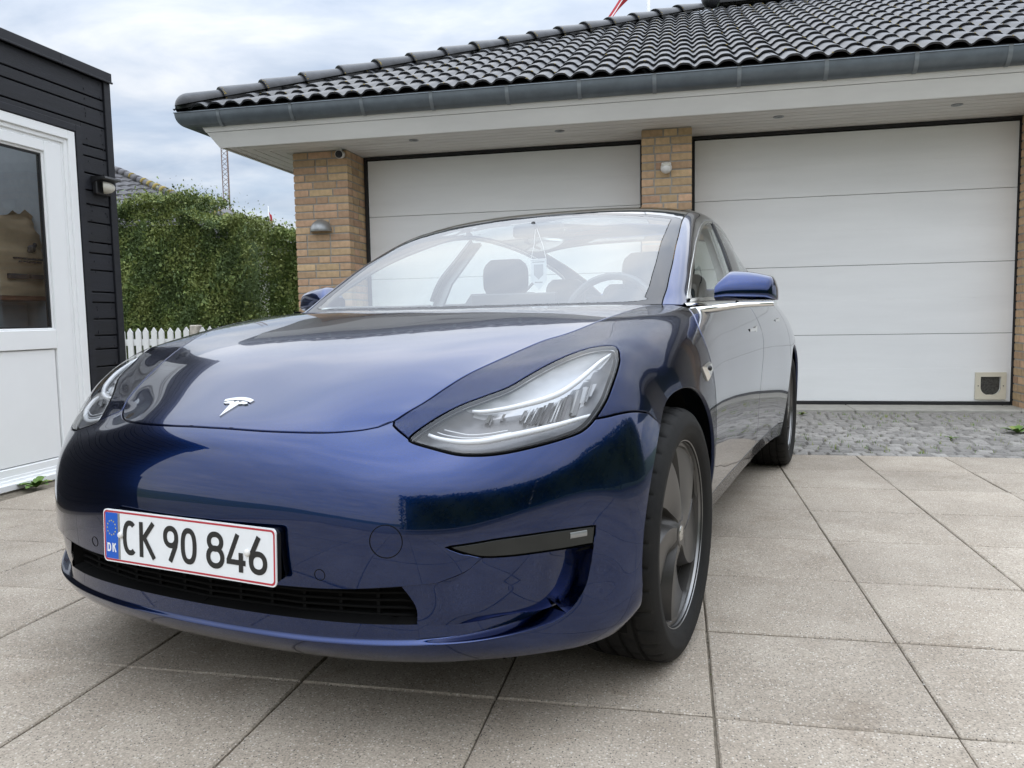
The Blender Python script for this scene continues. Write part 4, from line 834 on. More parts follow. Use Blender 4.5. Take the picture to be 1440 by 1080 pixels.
def make(lam=.002,hu=.5,hv=.5,iters=2):
    R=np.array(ROWS);nb,nc=R.shape[:2]
    R2=np.concatenate([R[:,2:0:-1]*[1,-1,1],R],1) # ghost cols v=-2,-1
    s=Surf(nb-1,nc-1,hu,hv,-2.)
    uu,vv=np.meshgrid(np.arange(nb),np.arange(-2,nc),indexing='ij')
    u,v,P=uu.ravel().astype(float),vv.ravel().astype(float),R2.reshape(-1,3)
    w=np.ones(len(u)); s.fit(u,v,P,w,lam)
    X=np.concatenate([SEAM,HLU,CEN])
    for _ in range(iters):
        a,b=s.near(X); b2=np.where(b<2,-b,b)
        s.fit(np.r_[u,a,a],np.r_[v,b,b2],np.r_[P,X,X*np.where(b<2,-1,1)[:,None]**np.array([0,1,0])],np.r_[w,np.full(2*len(X),3.)],lam)
    return s
GROWS=[
[(1.204,0,.937),(1.222,.26,.938),(1.262,.52,.940),(1.317,.721,.941),(1.38,.775,.938),(1.46,.795,.942),(1.52,.801,.942),(1.58,.806,.940)],
[(1.325,0,1.002),(1.335,.255,1.002),(1.365,.51,.999),(1.411,.715,.995),(1.50,.763,.988),(1.58,.783,.982),(1.62,.793,.965),(1.64,.806,.942)],
[(1.52,0,1.104),(1.525,.25,1.103),(1.54,.49,1.097),(1.58,.695,1.091),(1.68,.740,1.077),(1.735,.757,1.055),(1.75,.783,1.01),(1.75,.808,.943)],
[(1.78,0,1.232),(1.782,.24,1.230),(1.79,.46,1.222),(1.818,.663,1.21),(1.92,.703,1.187),(1.96,.725,1.145),(1.97,.768,1.06),(1.95,.809,.946)],
[(2.10,0,1.358),(2.10,.23,1.355),(2.10,.44,1.343),(2.12,.622,1.317),(2.21,.660,1.285),(2.22,.697,1.215),(2.22,.758,1.09),(2.20,.810,.950)],
[(2.45,0,1.416),(2.45,.23,1.413),(2.45,.44,1.400),(2.45,.598,1.372),(2.47,.640,1.335),(2.47,.690,1.24),(2.47,.755,1.10),(2.45,.809,.955)],
[(2.85,0,1.418),(2.85,.23,1.414),(2.85,.43,1.400),(2.85,.59,1.372),(2.85,.632,1.335),(2.85,.682,1.24),(2.85,.75,1.105),(2.85,.802,.965)],
[(3.25,0,1.385),(3.25,.22,1.382),(3.25,.41,1.368),(3.25,.57,1.34),(3.25,.612,1.305),(3.25,.660,1.225),(3.25,.727,1.11),(3.25,.785,.975)],
[(3.65,0,1.312),(3.65,.21,1.309),(3.65,.39,1.297),(3.65,.54,1.272),(3.65,.583,1.242),(3.65,.628,1.18),(3.65,.693,1.09),(3.65,.757,.99)],
[(4.0,0,1.215),(4.0,.20,1.212),(4.0,.37,1.202),(4.0,.505,1.182),(3.98,.548,1.16),(3.97,.59,1.12),(3.96,.650,1.065),(3.95,.722,1.002)],
[(4.25,0,1.128),(4.25,.19,1.126),(4.24,.35,1.119),(4.22,.48,1.105),(4.19,.53,1.09),(4.17,.58,1.07),(4.16,.635,1.045),(4.14,.695,1.005)],
[(4.42,0,1.062),(4.42,.19,1.062),(4.40,.34,1.058),(4.37,.47,1.052),(4.33,.53,1.047),(4.29,.58,1.04),(4.26,.63,1.03),(4.23,.68,.998)],
]
WSE=np.array([(1.317,.721,.941),(1.411,.715,.995),(1.535,.701,1.066),(1.664,.684,1.137),(1.818,.663,1.21),(1.989,.64,1.279)])
def make_g(lam=.003):
    R=np.array(GROWS);nb,nc=R.shape[:2]
    R2=np.concatenate([R[:,2:0:-1]*[1,-1,1],R],1)
    s=Surf(nb-1,nc-1,.5,.5,-2.)
    uu,vv=np.meshgrid(np.arange(nb),np.arange(-2,nc),indexing='ij')
    u,v,P=uu.ravel().astype(float),vv.ravel().astype(float),R2.reshape(-1,3);w=np.ones(len(u))
    s.fit(u,v,P,w,lam)
    for _ in range(3):
        a,b=s.near(WSE); s.fit(np.r_[u,a],np.r_[v,b],np.r_[P,WSE],np.r_[w,np.full(len(WSE),3.)],lam)
    return s
DRLT = [(0.286, 0.561, 0.721), (0.291, 0.588, 0.72), (0.312, 0.628, 0.724), (0.341, 0.666, 0.732), (0.372, 0.699, 0.741), (0.408, 0.726, 0.754), (0.45, 0.745, 0.773), (0.507, 0.759, 0.797), (0.557, 0.768, 0.815), (0.613, 0.774, 0.83)]
DRLB = [(0.206, 0.498, 0.676), (0.206, 0.526, 0.668), (0.217, 0.57, 0.661), (0.239, 0.613, 0.661), (0.264, 0.65, 0.667), (0.301, 0.695, 0.675), (0.344, 0.738, 0.684), (0.376, 0.766, 0.691), (0.415, 0.795, 0.698)]
DRL2 = [(0.216, 0.514, 0.68), (0.217, 0.537, 0.674), (0.228, 0.577, 0.668), (0.247, 0.617, 0.669), (0.278, 0.66, 0.676)]
DRL3 = [(0.225, 0.526, 0.685), (0.228, 0.548, 0.68), (0.236, 0.581, 0.674), (0.252, 0.615, 0.675), (0.277, 0.652, 0.68)]
FT = [(0.288, 0.606, 0.713), (0.3, 0.63, 0.714), (0.319, 0.659, 0.718), (0.346, 0.692, 0.724), (0.381, 0.724, 0.735), (0.423, 0.75, 0.751), (0.464, 0.773, 0.764), (0.495, 0.794, 0.766)]
FB = [(0.261, 0.606, 0.688), (0.271, 0.63, 0.686), (0.288, 0.66, 0.687), (0.309, 0.687, 0.691), (0.337, 0.72, 0.694), (0.367, 0.749, 0.699), (0.397, 0.775, 0.704), (0.427, 0.789, 0.721)]

CAR = empty('electric_car', (-1.046, 1.466, 0), -.222)
tag(CAR, 'dark blue sedan parked on the paving in front of the garage', 'car')
def cc(P): return np.asarray(P, float)[..., [1, 0, 2]]      # (rearwards, left, up) -> local x, y, z
SB = make(.012); SG = make_g()
def outward(S, u, v):
    n = S.normal(u, v); c = S(u, v)-np.array([2.3, 0, .55]); c[:, 1] = S(u, v)[:, 1]
    flip = np.sign((n*c).sum(1)); return n*(1 if np.median(flip) > 0 else -1)
def crom(P, step, closed=False):
    P = np.asarray(P, float)
    if closed: Q = np.vstack([P[-1], P, P[0], P[1]])
    else: Q = np.vstack([2*P[0]-P[1], P, 2*P[-1]-P[-2]])
    out = []
    for i in range(1, len(Q)-2):
        n = max(1, int(math.ceil(np.linalg.norm(Q[i+1]-Q[i])/step)))
        for t in np.arange(n)/n:
            a, b, c, d = Q[i-1:i+3]; out.append(.5*((2*b)+(-a+c)*t+(2*a-5*b+4*c-d)*t*t+(-a+3*b-3*c+d)*t**3))
    if not closed: out.append(P[-1])
    return np.array(out)
def uvc(S, P, step=.014, closed=False):
    X = crom(P, step, closed); u, v = S.near(X); return np.c_[u, v]
def uv_xz(S, X):
    u, v = S.near(X)
    for _ in range(15):
        r = (X-S(u, v))[:, [0, 2]]; a = S(u, v, 1, 0)[:, [0, 2]]; b = S(u, v, 0, 1)[:, [0, 2]]
        det = a[:, 0]*b[:, 1]-a[:, 1]*b[:, 0]; det = np.where(abs(det) < 1e-9, 1e-9, det)
        u = np.clip(u+np.clip((r[:, 0]*b[:, 1]-r[:, 1]*b[:, 0])/det, -.3, .3), 0, S.U); v = np.clip(v+np.clip((a[:, 0]*r[:, 1]-a[:, 1]*r[:, 0])/det, -.3, .3), 0, S.V)
    return np.c_[u, v]
class Cut:
    def __init__(s, S, curves, du, dv, clear=.006, fine=None):
        s.S = S
        pts, edges = [], []
        cl = []
        for c, closed in curves:
            b = len(pts); pts += [tuple(p) for p in c]; n = len(c)
            edges += [(b+i, b+i+1) for i in range(n-1)]+([(b+n-1, b)] if closed else [])
            cl.append(c)
        cl = np.vstack(cl); X = S(cl[:, 0], cl[:, 1])
        gu, gv = np.meshgrid(np.linspace(0, S.U, int(S.U/du)+1), np.linspace(0, S.V, int(S.V/dv)+1), indexing='ij'); gu, gv = gu.ravel(), gv.ravel()
        if fine:
            a, b, c_, d_, e, f_ = fine; fu, fv = np.meshgrid(np.arange(a, b, e), np.arange(c_+1e-3, d_, f_), indexing='ij'); o_ = ~((gu > a) & (gu < b) & (gv > c_) & (gv < d_)); gu, gv = np.r_[gu[o_], fu.ravel()], np.r_[gv[o_], fv.ravel()]
        G = S(gu, gv); keep = np.ones(len(G), bool)
        for k in range(0, len(X), 400):
            d = ((G[:, None]-X[None, k:k+400])**2).sum(2).min(1); keep &= d > clear**2
        # keep border corners
        border = (gu < 1e-6) | (gu > S.U-1e-6) | (gv < 1e-6) | (gv > S.V-1e-6)
        keep |= border & ((gu < 1e-6) | (gu > S.U-1e-6)) & ((gv < 1e-6) | (gv > S.V-1e-6))
        nb = len(pts); pts += list(zip(gu[keep], gv[keep]))
        V, E, F, ov, oe, of = delaunay_2d_cdt([Vector((float(a), float(b))) for a, b in pts], edges, [], 0, 1e-5)
        s.uv = np.array([(p[0], p[1]) for p in V]); s.uv = np.clip(s.uv, 0, [S.U, S.V]); s.F = np.array([f for f in F if len(f) == 3])
        P = s.uv[s.F]; ar = np.cross(P[:, 1]-P[:, 0], P[:, 2]-P[:, 0]); s.F = s.F[abs(ar) > 1e-9]
        cons = {tuple(sorted(e)) for e, o in zip(E, oe) if len(o)}
        s.P = S(s.uv[:, 0], s.uv[:, 1]); s.N = outward(S, s.uv[:, 0], s.uv[:, 1])
        s.P[s.uv[:, 1] < 1e-6, 1] = 0
        # orient
        nf = np.cross(s.P[s.F[:, 1]]-s.P[s.F[:, 0]], s.P[s.F[:, 2]]-s.P[s.F[:, 0]]); fl = (nf*s.N[s.F[:, 0]]).sum(1) < 0
        s.F[fl] = s.F[fl][:, ::-1]
        em = {}
        for i, f in enumerate(s.F):
            for a, b in ((0, 1), (1, 2), (2, 0)): em.setdefault(tuple(sorted((f[a], f[b]))), []).append(i)
        comp = -np.ones(len(s.F), int); k = 0; adj = [[] for _ in s.F]
        for e, fs in em.items():
            if len(fs) == 2 and e not in cons: adj[fs[0]].append(fs[1]); adj[fs[1]].append(fs[0])
        for i in range(len(s.F)):
            if comp[i] >= 0: continue
            st = [i]; comp[i] = k
            while st:
                x = st.pop()
                for y in adj[x]:
                    if comp[y] < 0: comp[y] = k; st.append(y)
            k += 1
        s.comp = comp; s.cen = s.uv[s.F].mean(1)
    def region(s, X):
        """component holding the surface point nearest to 3D point X"""
        u, v = s.S.near(np.array([X], float)); q = np.array([u[0], v[0]])
        P = s.uv[s.F]; d = lambda a, b: (P[:, b, 0]-P[:, a, 0])*(q[1]-P[:, a, 1])-(P[:, b, 1]-P[:, a, 1])*(q[0]-P[:, a, 0])
        a, b, c = d(0, 1), d(1, 2), d(2, 0); ins = ((a >= -1e-9) & (b >= -1e-9) & (c >= -1e-9)) | ((a <= 1e-9) & (b <= 1e-9) & (c <= 1e-9))
        i = np.where(ins)[0]
        i = i[0] if len(i) else np.argmin(((s.cen-q)**2).sum(1))
        return s.F[s.comp == s.comp[i]]
    def panel(s, F, name, material, sides, gap=.0022, flange=.012, rnd=.0016, parent=None, off=0., nogap=None, shallow=None):
        P = s.P+s.N*off; N = s.N
        ids = np.unique(F); mp = {int(a): i for i, a in enumerate(ids)}
        f = np.array([[mp[int(x)] for x in t] for t in F]); V = P[ids].copy(); Nn = N[ids].copy(); vv = s.uv[ids, 1]
        ec = {}
        for t in f:
            for a, b in ((0, 1), (1, 2), (2, 0)): ec.setdefault(tuple(sorted((t[a], t[b]))), []).append((t[a], t[b]))
        B = [x[0] for e, x in ec.items() if len(x) == 1 and not (vv[e[0]] < 1e-6 and vv[e[1]] < 1e-6)]
        inn = np.zeros_like(V)
        for a, b in B:
            t = V[b]-V[a]; L = np.linalg.norm(t)
            if L < 1e-9: continue
            for q in (a, b): d = np.cross(Nn[q], t/L); inn[q] += d
        bv = np.where((inn**2).sum(1) > 1e-12)[0]
        inn[bv] /= np.linalg.norm(inn[bv], axis=1)[:, None]
        c0 = (vv < 1e-6); inn[c0, 1] = 0
        g = np.full(len(V), gap)
        if nogap is not None: g = np.where(nogap(V), 0., g)
        V0 = V.copy()
        V += inn*(g+rnd)[:, None]*(((inn**2).sum(1) > 0)[:, None])
        fl_ = np.full(len(V), flange)
        if shallow is not None: fl_ = np.where(shallow(V0), .0024, fl_)
        idx = {int(b): len(V)+i for i, b in enumerate(bv)}; nb = len(bv)
        r1 = V0[bv]+inn[bv]*g[bv][:, None]-Nn[bv]*rnd; r2 = V0[bv]+inn[bv]*g[bv][:, None]-Nn[bv]*fl_[bv][:, None]
        n1 = Nn[bv]*.5-inn[bv]*.85; n1 /= np.linalg.norm(n1, axis=1)[:, None]
        VV = np.vstack([V, r1, r2]); NN = np.vstack([Nn, n1, -inn[bv]])
        FF = [tuple(t) for t in f]
        for a, b in B:
            if a not in idx or b not in idx: continue
            FF.append((b, a, idx[a], idx[b])); FF.append((idx[b], idx[a], idx[a]+nb, idx[b]+nb))
        vc = np.r_[vv, vv[bv], vv[bv]]
        return s.emit(VV, NN, FF, vc < 1e-6, name, material, sides, parent)
    def emit(s, V, N, F, onc, name, material, sides, parent=None):
        parent = parent or CAR; res = []
        fm = None
        if sides == 'both':
            N = N.copy(); N[onc, 1] = 0; N /= np.linalg.norm(N, axis=1)[:, None]+1e-12
            mp = np.arange(len(V)); k = len(V); mp2 = mp.copy(); extra = np.where(~onc)[0]; mp2[extra] = k+np.arange(len(extra))
            V2 = np.vstack([V, V[extra]*[1, -1, 1]]); N2 = np.vstack([N, N[extra]*[1, -1, 1]])
            F2 = list(F)+[tuple(int(mp2[i]) for i in f[::-1]) for f in F]
            res.append(mesh_obj(name, cc(V2), [f[::-1] for f in F2], material, parent, smooth=True, normals=cc(N2)))
        else:
            for sg in sides:
                VV = V*[1, sg, 1]; NN = N*[1, sg, 1]
                res.append(mesh_obj(name, cc(VV), [tuple(f) if sg < 0 else tuple(f)[::-1] for f in F], material, parent, smooth=True, normals=cc(NN)))
        return res

SEAMC = [(.097, 0, .676), (.102, .14, .674), (.115, .235, .673), (.133, .30, .673), (.161, .352, .675), (.187, .388, .680)]
HOODSIDE = [(.205, .409, .688), (.218, .419, .697), (.271, .45, .725), (.33, .475, .754), (.388, .499, .779), (.465, .535, .806), (.543, .57, .83), (.616, .601, .851), (.676, .632, .863), (.772, .661, .884), (.90, .682, .905), (1.05, .697, .922), (1.17, .703, .929), (1.255, .702, .936)]
HOODREAR = [(1.255, .702, .937), (1.235, .62, .941), (1.205, .52, .942), (1.165, .26, .942), (1.15, 0, .942)]
HL = [(.179, .469, .66), (.197, .476, .674), (.243, .506, .702), (.288, .542, .724), (.323, .577, .739), (.363, .614, .756), (.417, .642, .78), (.478, .674, .804), (.54, .708, .824), (.587, .736, .834), (.63, .771, .835), (.618, .789, .826), (.60, .797, .815), (.58, .804, .801), (.516, .811, .765), (.459, .812, .726), (.407, .802, .688), (.376, .79, .669), (.35, .775, .66), (.305, .74, .65), (.258, .692, .64), (.226, .651, .634), (.204, .613, .632), (.188, .573, .634), (.178, .52, .645), (.174, .482, .654)]
BF1 = [(.205, .409, .688), (.190, .437, .674), (.179, .469, .66)]
BF2 = [(.407, .802, .688), (.434, .819, .689), (.469, .837, .692), (.519, .855, .691), (.574, .869, .682)]
FOG = [(.119, .585, .456), (.15, .64, .461), (.182, .684, .465), (.26, .765, .466), (.35, .830, .463), (.349, .829, .445), (.345, .827, .424), (.29, .79, .424), (.233, .739, .425), (.19, .69, .426), (.157, .648, .430), (.137, .617, .441)]
LIP = [(.040, 0, .243), (.05, .2, .245), (.070, .37, .248), (.095, .482, .251), (.135, .583, .255), (.172, .645, .259), (.218, .703, .266), (.267, .754, .278), (.29, .775, .290)]
WALL = [(.29, .775, .290), (.307, .791, .305), (.328, .809, .338), (.337, .818, .37), (.345, .827, .424)]
TOPSOFT = [(.345, .827, .424), (.29, .79, .424), (.233, .739, .425), (.19, .69, .426), (.157, .648, .430), (.14, .62, .405), (.118, .565, .384)]
TOPSHARP = [(.118, .565, .384), (.088, .493, .377), (.057, .371, .367), (.04, .248, .363), (.028, 0, .361)]
GRB = [(.036, 0, .288), (.052, .25, .289), (.078, .42, .290), (.100, .522, .292)]
GRR = [(.100, .522, .292), (.097, .522, .33), (.088, .493, .377)]
SHELF = [(.100, .522, .292), (.125, .57, .287), (.167, .642, .289), (.23, .722, .297), (.278, .767, .312)]
def arch(cx, cz, r):
    X = np.array([(cx-r*math.cos(a), .915, cz+r*math.sin(a)) for a in np.linspace(-.33, math.pi+.33, 90)])
    uv = uv_xz(SB, X); er = np.abs((SB(uv[:, 0], uv[:, 1])-X)[:, [0, 2]]).max(1); ok = (er < 8e-4) & (uv[:, 1] < SB.V-.03) & (uv[:, 0] > .04); uv = uv[ok]
    def out(p, q):
        d = p-q; ts = [(SB.V-p[1])/d[1] if d[1] > 1e-6 else 1e9, -p[0]/d[0] if d[0] < -1e-6 else 1e9]; return p+d*min(t for t in ts if t > 0)
    return np.vstack([out(uv[0], uv[1]), uv, out(uv[-1], uv[-2])])
A1 = arch(.841, .345, .372); A2 = arch(3.716, .345, .372)
DOORF = [(1.33, .80, .927), (1.262, .835, .905), (1.208, .859, .868), (1.19, .879, .82), (1.194, .895, .782), (1.202, .905, .734), (1.205, .91, .691), (1.205, .914, .62), (1.21, .912, .50), (1.222, .905, .40), (1.235, .90, .330)]
DOORB = [(1.235, .90, .330), (1.5, .89, .318), (1.9, .88, .312), (2.4, .88, .308), (2.9, .885, .308), (3.2, .90, .31)]
BSEAM = [(2.43, .808, .955), (2.428, .868, .887), (2.44, .897, .80), (2.40, .904, .745), (2.32, .906, .651), (2.29, .90, .557), (2.31, .894, .483), (2.38, .889, .40), (2.44, .88, .302)]
DOORR = [(3.42, .775, .981), (3.47, .83, .93), (3.50, .885, .85), (3.49, .91, .77), (3.44, .92, .68)]
BELT = [(1.255, .702, .936), (1.31, .755, .936), (1.33, .80, .927), (1.45, .805, .934), (1.58, .806, .939), (1.95, .809, .947), (2.43, .809, .956), (2.85, .802, .965), (3.25, .786, .976), (3.42, .775, .981), (3.7, .757, .990), (3.95, .728, 1.0), (4.14, .70, 1.005), (4.23, .62, 1.035), (4.33, .45, 1.055), (4.36, .25, 1.065), (4.37, 0, 1.069)]
REARB = [(4.02, .905, .62), (4.2, .87, .66), (4.42, .79, .70), (4.56, .62, .74), (4.65, .35, .76), (4.672, 0, .77)]
TAIL = [(4.30, .80, .86), (4.36, .75, .90), (4.45, .63, .94), (4.53, .52, .93), (4.55, .50, .88), (4.50, .64, .82), (4.41, .78, .80)]
def seg(S, *L, step=.014):
    U = [uvc(S, l, step) for l in L]; out = [U[0]]
    for u in U[1:]: out.append(u[1:])
    return np.vstack(out)
def fixc(c, idx=0): c = c.copy(); c[idx, 1] = 0; return c
def touch(c, arc, end=-1):
    """move an end of a curve on to the nearest point of an arch curve"""
    c = c.copy(); c[end] = arc[np.argmin(((arc-c[end])**2).sum(1))]; return c
hood_c = seg(SB, SEAMC, HOODSIDE, HOODREAR); hood_c = fixc(fixc(hood_c, 0), -1)
hl_c = uvc(SB, HL, .010, True)
def inset(S, c, d):
    P = S(c[:, 0], c[:, 1]); n = outward(S, c[:, 0], c[:, 1]); t = np.roll(P, -1, 0)-np.roll(P, 1, 0); t /= np.linalg.norm(t, axis=1)[:, None]
    q = np.cross(n, t); ce = P.mean(0)
    if ((ce-P)*q).sum(1).mean() < 0: q = -q
    u, v = S.near(P+q*(np.asarray(d)[:, None] if np.ndim(d) else d)); return np.c_[u, v]
hl_i = inset(SB, hl_c, .0038)
def snap(c, target, end): return touch(c, target, end)
bf1 = snap(snap(uvc(SB, BF1), hood_c, 0), hl_c, -1); bf2 = snap(uvc(SB, BF2), hl_c, 0)
ai = np.argmin(np.abs(A1[:, 1]-bf2[-1, 1])+1e3*(A1[:, 0] > 8)); bf2 = np.vstack([bf2, A1[np.argmin(((A1-(bf2[-1]+[.15, .08]))**2).sum(1))]])
fog_c = uvc(SB, FOG[:5], .012); fog_c = np.vstack([fog_c, uvc(SB, FOG[4:7], .012)[1:], uvc(SB, FOG[6:]+[FOG[0]], .012)[1:-1]])
top_c = snap(uvc(SB, TOPSOFT[4:]), fog_c, 0)
fa, fb = np.argmin(((fog_c-uvc(SB, [FOG[6], FOG[7]], 9)[0])**2).sum(1)), np.argmin(((fog_c-top_c[0])**2).sum(1))
lip_c = fixc(uvc(SB, LIP), 0); wall_c = uvc(SB, WALL); wall_c[-1] = fog_c[fa]; wall_c[0] = lip_c[-1]
sharp_c = fixc(uvc(SB, TOPSHARP), -1); sharp_c[0] = top_c[-1]
grb_c = fixc(uvc(SB, GRB), 0); grr_c = uvc(SB, GRR); grr_c[0] = grb_c[-1]; grr_c = snap(grr_c, sharp_c, -1)
shelf_c = uvc(SB, SHELF); shelf_c[0] = grb_c[-1]
door_c = seg(SB, DOORF, DOORB); belt_c = fixc(seg(SB, BELT, step=.03), -1); belt_c[0] = hood_c[np.argmin(((hood_c-belt_c[0])**2).sum(1))]
door_c = snap(door_c, belt_c, 0); door_c = np.vstack([door_c, A2[np.argmin(((A2-(door_c[-1]+[.3, .05]))**2).sum(1))]])
b_c = snap(snap(uvc(SB, BSEAM, .02), belt_c, 0), door_c, -1); r_c = uvc(SB, DOORR, .02); r_c = snap(r_c, belt_c, 0); r_c = np.vstack([r_c, A2[np.argmin(((A2-(r_c[-1]+[.0, .15]))**2).sum(1))]])
rb_c = fixc(uvc(SB, REARB, .03), -1); rb_c = np.vstack([A2[np.argmin(((A2-rb_c[0])**2).sum(1))], rb_c]); tail_c = uvc(SB, TAIL, .02, True)
CB = Cut(SB, [(hood_c, False), (hl_c, True), (hl_i, True), (bf1, False), (bf2, False), (A1, False), (A2, False), (fog_c, True), (top_c, False), (lip_c, False), (wall_c, False), (sharp_c, False), (grb_c, False), (grr_c, False), (shelf_c, False), (door_c, False), (belt_c, False), (b_c, False), (r_c, False), (rb_c, False), (tail_c, True)], .11, .085, fine=(1.0, 2.95, .0, 5.0, .085, .062))
rg = CB.region
R_hood = rg((.6, .2, .87)); R_bump = rg((.04, .2, .56)); R_fend = rg((.7, .80, .84)); R_hlb = rg(SB(*[np.array([x]) for x in (hl_c[40]+hl_i[40])/2])[0])
R_hl = rg((.37, .70, .72)); R_fog = rg((.22, .72, .447)); R_mouth = rg((.14, .60, .33)); R_gr = rg((.045, .2, .32)); R_d1 = rg((1.8, .90, .7)); R_d2 = rg((2.8, .90, .7)); R_q = rg((4.15, .86, .83)); R_sill = rg((2.0, .875, .25)); R_rb = rg((4.6, .5, .5)); R_tail = rg((4.45, .66, .87))
isarch = lambda V: (np.abs(np.hypot(V[:, 0]-.841, V[:, 2]-.345)-.372) < .004) | (np.abs(np.hypot(V[:, 0]-3.716, V[:, 2]-.345)-.372) < .004) | (V[:, 2] < .24)
mouthb = lambda V: isarch(V) | ((V[:, 0] < .36) & (V[:, 2] < .44))
hood, = CB.panel(R_hood, 'hood', M['paint'], 'both')
bumper, = CB.panel(R_bump, 'front_bumper', M['paint'], 'both', nogap=mouthb, shallow=lambda V: (V[:, 0] < .36) & (V[:, 2] < .44) & (V[:, 2] > .238))
fenders = CB.panel(R_fend, 'fender', M['paint'], (1, -1), nogap=isarch)
doors1 = CB.panel(R_d1, 'front_door', M['paint'], (1, -1)); doors2 = CB.panel(R_d2, 'rear_door', M['paint'], (1, -1), nogap=isarch)
CB.panel(R_sill, 'side_sill', M['paint'], (1, -1), nogap=isarch); CB.panel(R_q, 'rear_quarter', M['paint'], 'both', nogap=isarch); CB.panel(R_rb, 'rear_bumper', M['paint'], 'both', nogap=isarch)
CB.panel(R_tail, 'tail_light', M['red'], (1, -1))
# dark strips behind the shut lines
def backing():
    b = MB()
    for c in (hood_c, bf1, bf2, door_c[:int(len(door_c))], b_c, r_c, rb_c, hl_c, fog_c):
        P = SB(c[:, 0], c[:, 1]); n = outward(SB, c[:, 0], c[:, 1]); t = np.gradient(P, axis=0); t /= np.linalg.norm(t, axis=1)[:, None]+1e-12; q = np.cross(n, t)
        for sg in (1, -1):
            G = np.stack([(P-n*.0115-q*.012)*[1, sg, 1], (P-n*.0115+q*.012)*[1, sg, 1]], 1); b.grid(cc(G))
    return b.build('gap_seal', M['matte'], CAR)
backing()
# ---- mouth of the bumper: a pocket that deepens towards the lip
def solve_depth(F, fixed):
    ids = np.unique(F); mp = {int(a): i for i, a in enumerate(ids)}; n = len(ids); A = np.zeros((n, n)); b = np.zeros(n)
    for t in F:
        for a, c in ((0, 1), (1, 2), (2, 0)): i, j = mp[int(t[a])], mp[int(t[c])]; w = 1/max(1e-4, np.linalg.norm(CB.P[t[a]]-CB.P[t[c]])); A[i, j] += w; A[j, i] += w
    A = np.diag(A.sum(1))-A
    for k, d in fixed.items():
        if k in mp: i = mp[k]; A[i] = 0; A[i, i] = 1; b[i] = d
    x = np.linalg.solve(A+1e-12*np.eye(n), b); return {int(a): x[i] for i, a in enumerate(ids)}
def near_curve(uvq, c): P = SB(c[:, 0], c[:, 1]); Q = SB(uvq[:, 0], uvq[:, 1]); return np.sqrt(((Q[:, None]-P[None])**2).sum(2)).min(1)
def on(c, eps=2e-4): return set(np.where(near_curve(CB.uv, c) < eps)[0].tolist())
fogbot = fog_c[min(fa, fb):max(fa, fb)+1]
fixed = {}
for c, d in ((grb_c, .014), (grr_c, .02), (shelf_c, .05), (sharp_c, .022), (wall_c, .048), (lip_c, .0), (np.vstack([fogbot, top_c]), .0)):
    for k in on(c): fixed[k] = d
for k in on(grr_c): fixed[k] = .02
for k in on(sharp_c):
    y = CB.P[k][1]; fixed[k] = .03 if y < .46 else max(0., .03*(.565-y)/.105)
for k in on(top_c): fixed[k] = 0.
wk = on(wall_c)
for k in wk: fixed[k] = .048*min(1, max(.15, (CB.P[k][2]-.288)/.03))
SHARED = on(grb_c) | on(grr_c)
def displaced(F, depfun, name, material, walls=True, sides='both', parent=None):
    ids = np.unique(F); mp = {int(a): i for i, a in enumerate(ids)}; D = np.array([depfun(int(k)) for k in ids]); N0 = CB.N[ids]
    back = np.array([.8, -.45, .0]); V = CB.P[ids]-N0*D[:, None]
    f = [tuple(mp[int(x)] for x in t) for t in F]; VV = V
    if walls:
        ec = {}
        for t in f:
            for a, b in ((0, 1), (1, 2), (2, 0)): ec.setdefault(tuple(sorted((t[a], t[b]))), []).append((t[a], t[b]))
        O = CB.P[ids]; VV = np.vstack([V, O]); n = len(V)
        for e, x in ec.items():
            if len(x) == 1:
                a, b = x[0]
                if D[a]+D[b] > 1e-3 and not (int(ids[a]) in SHARED and int(ids[b]) in SHARED) and not (CB.uv[ids[a], 1] < 1e-6 and CB.uv[ids[b], 1] < 1e-6): f.append((b, a, n+a, n+b))
    onc = np.abs(VV[:, 1]) < 1e-6
    mp2 = np.arange(len(VV)); ex = np.where(~onc)[0]; mp2[ex] = len(VV)+np.arange(len(ex)); V2 = np.vstack([VV, VV[ex]*[1, -1, 1]])
    F2 = [x[::-1] for x in f]+[tuple(int(mp2[i]) for i in x) for x in f]
    o = mesh_obj(name, cc(V2), F2, material, parent or CAR, smooth=True); sharpen(o.data, 38); return o
